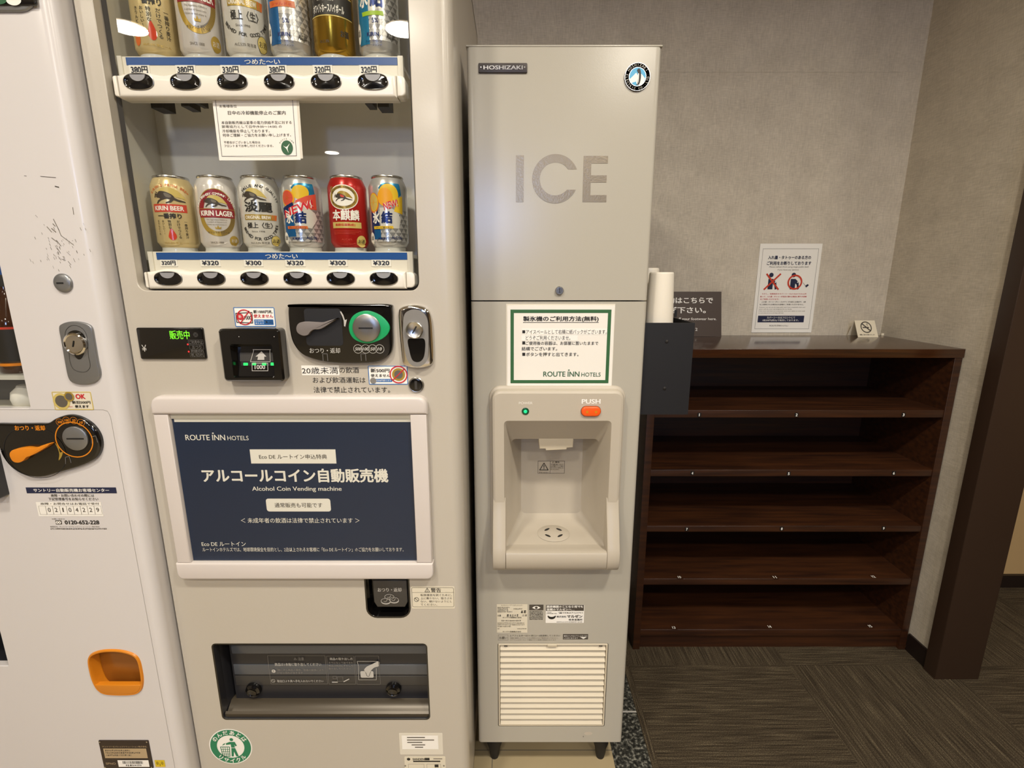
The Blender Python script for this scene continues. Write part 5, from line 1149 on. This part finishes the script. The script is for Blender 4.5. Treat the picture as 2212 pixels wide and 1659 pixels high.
# drain grid on the bay floor
yd = pt(1197, 1161, 1.0); Yd = .985+.035; zfl = zf+.0005; cxd = (OX0+OX1)/2+.001; rd = .036
b = MB(); b.lathe_z([(.0, .0012), (rd-.002, .0012), (rd-.001, .0006), (rd, .0002), (rd+.0008, -.0002)], cxd, Yd, M_, 44, zfl)
for a in (pi/4, 3*pi/4, 5*pi/4, 7*pi/4):
    P = []
    for i in range(9):
        t = i/8*2*pi; u, v = .0085*cos(t), .0034*sin(t); rr_ = .0195
        P.append((cxd+rr_*cos(a)-u*sin(a)*1.0+v*cos(a), Yd+rr_*sin(a)+u*cos(a)+v*sin(a), zfl+.0014))
    b.add(P[:-1], [tuple(range(8))], 'black')
b.build('drain_cover', bz)
# stickers above the grille
y_ = YI-.0004; b = MB(); b.rect(*I9.r(268, 149, 549, 411), YI-.0003, 'cream_label'); t_ = lambda s_, q, m='ink_soft', w=0.: b.text(s_, I9.r(*q), y_-.0003, m, w, 1)
t_('ホシザキ キューブアイスディスペンサー', (306, 152, 508, 166))
d_ = lambda q, m='ink_soft', k=1: dashes(b, I9.r(*q), y_-.0003, m, k)
for i, e in enumerate((386, 372, 372, 410)): d_((274, 174+i*13, e, 184+i*13), 'ink_soft', i)
d_((420, 186, 508, 196)); d_((490, 206, 544, 230), 'ink', 3); d_((274, 244, 316, 262), 'ink', 4); d_((358, 242, 464, 262), 'ink', 5); d_((500, 240, 544, 260), 'ink_grey', 6)
t_('ホシザキ電機株式会社', (320, 264, 496, 278), 'ink', .01); d_((308, 294, 494, 306), 'ink_soft', 7)
for i, e in enumerate((520, 524, 396)): d_((274, 316+i*16, e, 326+i*16), 'ink_grey', 8+i)
d_((274, 370, 294, 378)); d_((455, 370, 540, 378)); t_('ホシザキ電機株式会社', (320, 394, 492, 408), 'ink', .01); b.build('rating_label', IM)
b = MB(); b.rect(*I9.r(566, 153, 697, 204), y_, 'ink_soft'); c_ = I9.p(631, 180); w_ = .0095; b.poly([(c_[0]-w_+2*w_*i/12, c_[1]+.0042*sin(pi*i/12)) for i in range(13)]+[(c_[0]+w_-2*w_*i/12, c_[1]-.0042*sin(pi*i/12)) for i in range(1, 12)], y_-.0003, 'white_print'); b.poly(ell(*c_, .0032, n=20), y_-.0006, 'ink_soft')
for i in range(6): d_((568, 210+i*14, 692 if i < 5 else 690, 220+i*14), 'ink', 20+i)
b.build('eye_label', IM)
b = MB(); b.poly(rrect(*I9.r(718, 155, 1071, 322), r=.0015), YI-.0003, 'white_print'); b.rect(*I9.r(720, 156, 1069, 210), y_-.0001, 'ink_soft'); t_('厨房機器のことなら何でも', (726, 160, 1062, 182), 'white_print', .03); t_('信頼のマルゼンへ…', (726, 186, 982, 206), 'white_print', .03)
d_((726, 218, 770, 226), 'ink_soft', 31); d_((726, 230, 820, 238), 'ink_soft', 32); t_('☎058(271)3701', (834, 218, 1058, 238), 'ink', .01); t_('株式会社', (818, 254, 908, 272), 'ink', .02); t_('マルゼン', (914, 246, 1056, 274), 'ink', .04); t_('岐阜営業所', (930, 282, 1056, 300), 'ink', .02); d_((818, 308, 1056, 315), 'ink_soft', 33)
c_ = I9.p(773, 262); b.poly(ell(c_[0], c_[1]+.002, .0095, .009, 20, pi, 2*pi), y_-.0003, 'ink'); b.poly(ell(c_[0], c_[1]+.0035, .0075, .004, 20, pi, 2*pi), y_-.0006, 'white_print'); b.build('supplier_label', IM)
b = MB(); b.border(*I9.r(280, 430, 372, 481), .0006, y_, 'ink_grey'); t_('お願い', (290, 446, 364, 470), 'ink_soft', .01); t_('エアフィルターは1ヶ月に2〜3回清掃してください', (386, 430, 850, 446), 'ink_soft', .01); t_('清掃に使用したブラシや水は洗剤など必ず電源を切ってからにし', (390, 454, 832, 466), 'ink_grey'); t_('エアフィルターなしで運転すると故障の原因となります', (390, 472, 812, 483), 'ink_grey'); b.build('filter_notice', IM)
b = MB(); b.rect(*I9.r(876, 424, 1108, 473), y_, 'ink_soft'); t_('電源スイッチはエアフィルターを外', (884, 434, 1102, 448), 'white_print'); t_('した中にあります', (884, 454, 1014, 468), 'white_print'); b.poly([I9.p(1034, 450), I9.p(1096, 450), I9.p(1065, 468)], y_-.0003, 'white_print'); b.build('switch_notice', IM)
# louvred filter grille
x0, x1, z0, z1 = gq; g = .0012
b = MB(); o = rrect(x0+g, x1-g, z0+g, z1-g, .003); o2 = rrect(x0+.005, x1-.005, z0+.004, z1-.004, .001)
b.loft([[(x, YI+.02, z) for x, z in o], [(x, YI, z) for x, z in o], [(x, YI-.001, z) for x, z in inset(o, .001)], [(x, YI-.001, z) for x, z in rrect(x0+.005, x1-.005, z0+.004, z1-.004, .003)], [(x, YI+.018, z) for x, z in rrect(x0+.005, x1-.005, z0+.004, z1-.004, .003)]], 'grille', False, True)
n = 14; h = (z1-z0-.008)/n
for i in range(n):
    zz = z0+.004+i*h
    b.prism_x([(YI-.0005, zz+.001), (YI-.0008, zz+.0022), (YI+.0115, zz+h*1.02), (YI+.013, zz+h*1.02), (YI+.013, zz+h*.9), (YI+.002, zz)], x0+.006, x1-.006, 'grille')
b.box((x0+x1)/2-.013, (x0+x1)/2+.009, YI-.003, YI+.001, z1-.0075, z1-.001, 'grille', .0008)
for q in (x0+.015, x1-.022): b.box(q, q+.008, YI-.0014, YI-.0008, z1-.0075, z1-.0055, 'ink')
b.build('filter_grille', IM)
# instruction sheet on the ice machine
x0, x1, z0, z1 = I7.q((418, 322), (1706, 336), (1654, 1300), (414, 1294))
NT = thing('notice', 'white ice machine instruction sheet with green border stuck above the dispenser', 'notice', ((x0+x1)/2, YI, z0))
b = MB(); b.box(x0, x1, YI-.0012, YI-.0002, z0, z1, 'paper_gloss'); y_ = YI-.0016
gx0, gx1, gz0, gz1 = I7.q((458, 375), (1664, 384), (1618, 1260), (452, 1256)); b.border(gx0, gx1, gz0, gz1, .0066, y_, 'green_border')
def tt(s_, q, w=.0, m='ink', rs_=2): b.text(s_, I7.r(*q), y_-.0003, m, w, rs_)
tt('製氷機のご利用方法(無料)', (606, 458, 1506, 526), .022, 'ink', 3); b.rect(*I7.r(604, 530, 1508, 536), y_, 'ink')
b.rect(*I7.r(590, 606, 1602, 678), y_, 'white_print'); b.rect(*I7.r(584, 682, 1256, 750), y_, 'white_print')
for zq in (644, 776, 912): b.rect(*I7.r(596, zq-18, 630, zq+18), y_-.0003, 'ink')
tt('アイスペールとして右横に紙パックがございます。', (640, 618, 1602, 672)); tt('どうぞご利用くださいませ。', (636, 690, 1168, 744)); tt('ご使用後の容器は、お部屋に置いたままで', (636, 758, 1502, 802), .01); tt('結構でございます。', (588, 822, 1012, 868), .01); tt('ボタンを押すと出てきます。', (640, 890, 1266, 936), .01)
p0, p1 = I7.p(846, 1148), I7.p(1530, 1148); rih(b, I7, p0[0], p1[0], p0[1], I7.p(846, 1118)[1]-I7.p(846, 1178)[1], y_-.0003, 'logo_green'); b.build('sheet', NT)
b = MB(); b.rect(x0-.002, x1+.001, z0-.001, z1+.003, YI-.0001, 'tape_clear'); b.build('clear_film_edge', NT)

# ------------------------------------------------------------------ black cup holder on the ice machine's side, paper cups in it
YH = 1.0; vh_ = View(YH, 1380, 500, 3.95)
hx1 = (vh_.p(472, 778)[0]+vh_.p(422, 1556)[0])/2; hz0, hz1 = vh_.p(250, 1562)[1], vh_.p(260, 780)[1]; hx0 = IX1+.001; hy1 = 1.145; w = .003; hzf = hz1-.035
HD = thing('cup_holder', 'black open-topped metal box fixed to the right side of the ice machine', 'holder', ((hx0+hx1)/2, 1.06, hz0))
b = MB(); b.box(hx0, hx1, YH, YH+w, hz0, hz1, 'black_matte'); 
for s_ in (((237, 938)), ((218, 1338))):
    c_ = vh_.p(*s_); b.dome(c_[0], c_[1], .0035, YH, .002, 'rubber', 16)
b.build('front_plate', HD)
b = MB(); b.box(hx0, hx0+w, YH+w, hy1, hz0, hz1, 'black_matte'); b.box(hx1-w, hx1, YH+w, hy1, hz0, hz1, 'black_matte'); b.box(hx0+w, hx1-w, YH+w, hy1-w, hz0, hz0+w, 'black_matte'); b.box(hx0+w, hx1-w, YH+w, hy1-w, hzf-w, hzf, 'black_matte'); b.build('side_plates', HD)
b = MB(); b.box(hx0+w, hx1-w, hy1-w, hy1, hz0, hz1, 'black_matte'); 
xq = View(hy1, 1380, 500, 3.95); b.box(xq.p(300, 700)[0], xq.p(320, 700)[0], hy1-w, hy1, hz1, xq.p(310, 668)[1], 'black_matte'); b.build('back_plate', HD)
def cup_(xc, yc, rt, zt, label):
    zb = hzf+.0005; t = thing('paper_cup', label, 'paper cup', (xc, yc, zb), 'paper cups in the black holder')
    b = MB(); H = zt-zb; rb = rt+.0055
    b.lathe_z([(rb-.001, .0), (rb+.001, .001), (rb+.001, .004), (rb, .005), (rt, H-.004), (rt-.0006, H-.0015), (rt-.002, H), (rt-.004, H-.002), (.0, H-.002)], xc, yc, 'cup_paper', 44, zb); b.build('cup_body', t)
cup_(.3080, 1.040, .0245, pt(1425, 588, 1.024)[1], 'plain cream paper cup standing upside down nearest in the black holder')
cup_(.2995, 1.100, .0195, pt(1410, 579, 1.10)[1], 'cream paper cup behind the nearest one, only its top edge showing')

# ------------------------------------------------------------------ shoe cabinet
SX0, SX1 = pt(1397, 901, YC)[0], XR-.003; ZCT, ZCB = pt(1800, 754, YC)[1], FLOOR
SC = thing('shoe_cabinet', 'dark brown wooden shoe rack with numbered open shelves against the wall', 'shoe cabinet', ((SX0+SX1)/2, (YC+YW)/2, FLOOR))
ct = ZCT-pt(1800, 773, YC)[1]; yb = YW-.004; pw_ = .022
b = MB(); b.slab(rrect(SX0-.004, SX1, ZCT-ct, ZCT), YC-.002, yb, 'wood', .0012); b.build('top_board', SC)
for x0, x1 in ((SX0, SX0+pw_), (SX1-pw_-.002, SX1-.002)):
    b = MB(); b.box(x0, x1, YC, yb, FLOOR, ZCT-ct, 'wood_dull', .001); b.build('side_panel', SC)
b = MB(); b.box(SX0+pw_, SX1-pw_-.002, yb-.006, yb, FLOOR+.03, ZCT-ct, 'wood_dull'); b.build('back_panel', SC)
vcab = View(YC)
NUM = [[(1510, 896), (1720, 896), (1951, 896)], [(1495, 1022), (1703, 1023), (1930, 1022)], [(1483, 1143), (1688, 1142), (1908, 1141)], [(1467, 1247), (1673, 1247), (1886, 1246)], [(1455, 1356), (1662, 1354), (1879, 1353)]]
k = 0
for i, (ya, yb2) in enumerate(((886.5, 902.5), (1015.5, 1029.5), (1137, 1149.5), (1251, 1264), (1361, 1374.5))):
    z1, z0 = vcab.p(1700, ya)[1], vcab.p(1700, yb2)[1]
    b = MB(); b.slab(rrect(SX0+pw_, SX1-pw_-.002, z0, z1), YC+.002, yb-.006, 'wood_dull', .0012); sh = b.build('shelf_board', SC)
    for (px_, py_) in NUM[i]:
        k += 1; b = MB()
        if i < 3:
            yy = YC+.0018; x, z = View(yy).p(px_, py_); b.box(x-.0054, x+.0054, yy-.0006, yy, z-.0064, z+.0064, 'black')
            b.text(str(k), (x-(.0012 if k == 1 else .0026), x+(.0012 if k == 1 else .0026), z-.0043, z+.0043), yy-.0009, 'white_print', .03)
        else:
            t = (py_-CY)/F; ph = -(SN+t*CS)/(CS-t*SN); y = z1/ph; x = (px_-CX)/F/(CS-t*SN)*y
            fl = MB(); fl.rect(-.0085, .0085, -.0095, .0095, 0, 'wood_dull'); fl.text(str(k), (-.0050, .0050, -.0058, .0058), -.0004, 'white_print', .03)
            b.v = [(x+u, y+v, z1+.0004-d) for u, d, v in fl.v]; b.f, b.m = fl.f, fl.m
        b.build('number_tag', sh)
b = MB(); b.box(SX0+pw_, SX1-pw_-.002, YC+.012, YC+.03, FLOOR, z0, 'wood_dull'); b.build('kick_board', SC)

# ------------------------------------------------------------------ things on and above the shoe cabinet
# poster about tattoos
PV = View(YW-.002, 1600, 500, 5.925)
x0, x1, z0, z1 = PV.q((255, 150), (1052, 160), (893, 1296), (128, 1290)); z0 = max(z0, ZCT+.006); y_ = YW-.0024
b = MB(); b.box(x0, x1, YW-.002, YW-.0012, z0, z1, 'paper'); b.border(x0+.0105, x1-.0105, z0+.0125, z1-.0165, .0008, y_, 'ink_soft')
PW, PH = x1-x0, z1-z0
def pr_(u0, v0, u1, v1):
    """box in the poster's own zoomed coordinates, undoing its lean"""
    return (x0+u0*PW, x0+u1*PW, z1-v1*PH, z1-v0*PH)
def pb(s_, u0, v0, u1, v1, m='navy_ink', w=.0, sh=0.): b.text(s_, pr_(u0, v0, u1, v1), y_-.0003, m, w, 2, sh)
pb('入れ墨・タトゥーのある方の', .145, .13, .84, .172, 'navy_ink', .03); pb('ご利用をお断りしております', .135, .193, .855, .235, 'navy_ink', .03)
pb('Please refrain from using large public bath', .18, .248, .82, .266, 'ink_soft', 0, .2); pb('if you have any tattoos.', .32, .28, .67, .298, 'ink_soft', 0, .2)
def figure(u, flip):
    def q(a, c): return (x0+(u+a)*PW, z1-c*PH)
    b.poly(ell(*q(-.005, .345), .0076, n=22), y_-.0002, 'navy_ink')
    b.poly([q(-.045, .388), q(.03, .388), q(.088, .425), q(.105, .50), q(.075, .51), q(.06, .455), q(.035, .44), q(.035, .505), q(-.045, .505)], y_-.0002, 'navy_ink')
    b.poly(ell(*q(.072, .425), .0022, n=12), y_-.0005, 'paper')
figure(.235, 0); figure(.60, 1)
def q(a, c): return (x0+a*PW, z1-c*PH)
b.stroke([q(.155, .335), q(.365, .505)], .0055, y_-.0007, 'beer_red'); b.stroke([q(.375, .335), q(.135, .505)], .0055, y_-.0009, 'beer_red')
o = ell(*q(.625, .425), .0255, n=36); b.ring(o, inset(o, .0055), y_-.0007, 'beer_red'); b.poly([q(.80, .465), q(.84, .445), q(.86, .46), q(.82, .485)], y_-.0004, 'navy_ink'); b.stroke([q(.76, .43), q(.80, .46)], .001, y_-.0004, 'ink_grey')
pb('ただし、当館指定のカバーシール(11.0cm×15.0cm)を', .11, .548, .84, .566, 'red_print', .012); pb('貼って、入れ墨・タトゥーが完全に隠れる場合に限り大浴場', .085, .578, .845, .596, 'red_print', .012); pb('をご利用いただけます。', .09, .608, .40, .626, 'red_print', .012)
pb('入れ墨・タトゥーがシールのサイズを超える場合や、2枚', .115, .638, .845, .656, 'ink_soft', .012); pb('以上使用される場合は大浴場をご利用いただけません。', .09, .668, .815, .686, 'ink_soft', .012)
for i, s_ in enumerate(('However, you can use the large public bath if you completely cover your', 'tattoo with the cover seal designated by our facility.', 'If the cover seal does not completely cover your tattoo or more seals', 'are used, please do not use the large public bath.')): pb(s_, .085, .702+i*.022, (.85, .63, .85, .50)[i], .716+i*.022, 'ink_grey', 0, .2)
b.rect(*pr_(.085, .805, .85, .882), y_, 'navy_ink'); pb('カバーシールはフロントにて', .235, .815, .70, .838, 'white_print', .01); pb('1枚200円(税込)で販売しております。', .165, .847, .765, .872, 'white_print', .01)
rih(b, None, x0+.29*PW, x0+.60*PW, z1-.92*PH, .0045, y_, 'ink_soft')
tag(b.build('poster', None, ((x0+x1)/2, YW, z0)), 'white notice sheet about tattoos pinned to the fabric wall above the shoe rack', 'poster')
# brown footwear sign
FV = View(YW-.03, 1380, 500, 3.95)
x1 = FV.p(703, 700)[0]; x0 = pt(1411, 680, YW-.03)[0]; z1 = pt(1500, 630, YW-.012)[1]; zc = ZCT+.0005; hh = z1-zc
ty = lambda z: YW-.046+(z-zc)/hh*.032
b = MB(); fl = MB(); s_ = [(x0, zc), (x1, zc), (x1, z1), (x0, z1)]
b.loft([[(x, ty(z)+.005, z) for x, z in s_], [(x, ty(z), z) for x, z in s_]], 'sign_brown')
def fb(t, x, y, x2, y2, w=.0, sh=0.): fl.text(t, FV.r(x, y, x2, y2), 0, 'white_print', w, 2, sh)
xr_, xl_ = 642, 180
fb('履物はこちらで', 180, 562, 640, 616, .022); fb('お脱ぎ下さい。', 112, 644, 572, 698, .022); fb('Please take off your footwear here.', 146, 734, 656, 762, .008); fb('2', 470, 820, 488, 844, 0.)
b.add([(x, ty(z)-.0006+y, z) for x, y, z in fl.v], fl.f, 'white_print')
tag(b.build('sign', None, ((x0+x1)/2, YW-.04, zc)), 'brown footwear sign with white writing standing on the shoe rack behind the paper cups', 'sign')
# no smoking tent card
zc = ZCT+.0003; zp = -.1500; xa, xb = 1.1766, 1.2458; ya, yt, yb3 = 1.673, 1.703, 1.729
b = MB(); th = .0007
b.loft([[(xa, ya, zc), (xb, ya, zc), (xb, ya+th, zc), (xa, ya+th, zc)], [(xa, yt, zp), (xb, yt, zp), (xb, yt+th, zp-.0008), (xa, yt+th, zp-.0008)]], 'paper_warm')
b.loft([[(xa, yb3, zc), (xb, yb3, zc), (xb, yb3+th, zc), (xa, yb3+th, zc)], [(xa, yt, zp-.0008), (xb, yt, zp-.0008), (xb, yt+th, zp), (xa, yt+th, zp)]], 'paper_warm')
fl = MB(); cx = (xa+xb)/2; cz = zc+(zp-zc)*.60; o = ell(cx, cz, .0188, .0185, 36); fl.ring(o, inset(o, .0032), 0, 'ink_soft'); fl.stroke([(cx-.0125, cz+.012), (cx+.0125, cz-.012)], .0036, -.0004, 'ink_soft'); fl.stroke([(cx-.011, cz-.001), (cx+.008, cz-.001)], .0034, -.0002, 'ink_soft'); fl.stroke([(cx+.004, cz+.003), (cx+.006, cz+.008), (cx+.002, cz+.010), (cx+.008, cz+.012)], .001, -.0002, 'ink_soft')
fl.text('禁煙にご協力をお願いいたします', (cx-.027, cx+.024, zc+.006, zc+.0105), 0, 'ink_soft', .01, 1)
m_ = fl.m; o_ = len(b.v); b.v += [(x, ya+(z-zc)/(zp-zc)*(yt-ya)-.0008+y, z) for x, y, z in fl.v]; b.f += [tuple(o_+i for i in f) for f in fl.f]; b.m += fl.m
tag(b.build('tent_card', None, (cx, 1.70, zc)), 'small cream folded card with no smoking symbol on the right end of shoe rack', 'card')
x0, x1, z0, z1 = View(1.722).r(1902, 722.5, 1921, 727.5)
b = MB(); b.slab(rrect(x0, x1, ZCT+.0003, ZCT+.008, .001), 1.719, 1.722, 'paper_warm', .0006); tag(b.build('paper_strip', None, ((x0+x1)/2, 1.72, ZCT)), 'tiny cream strip lying in the wall corner beside the folded card', 'paper strip')
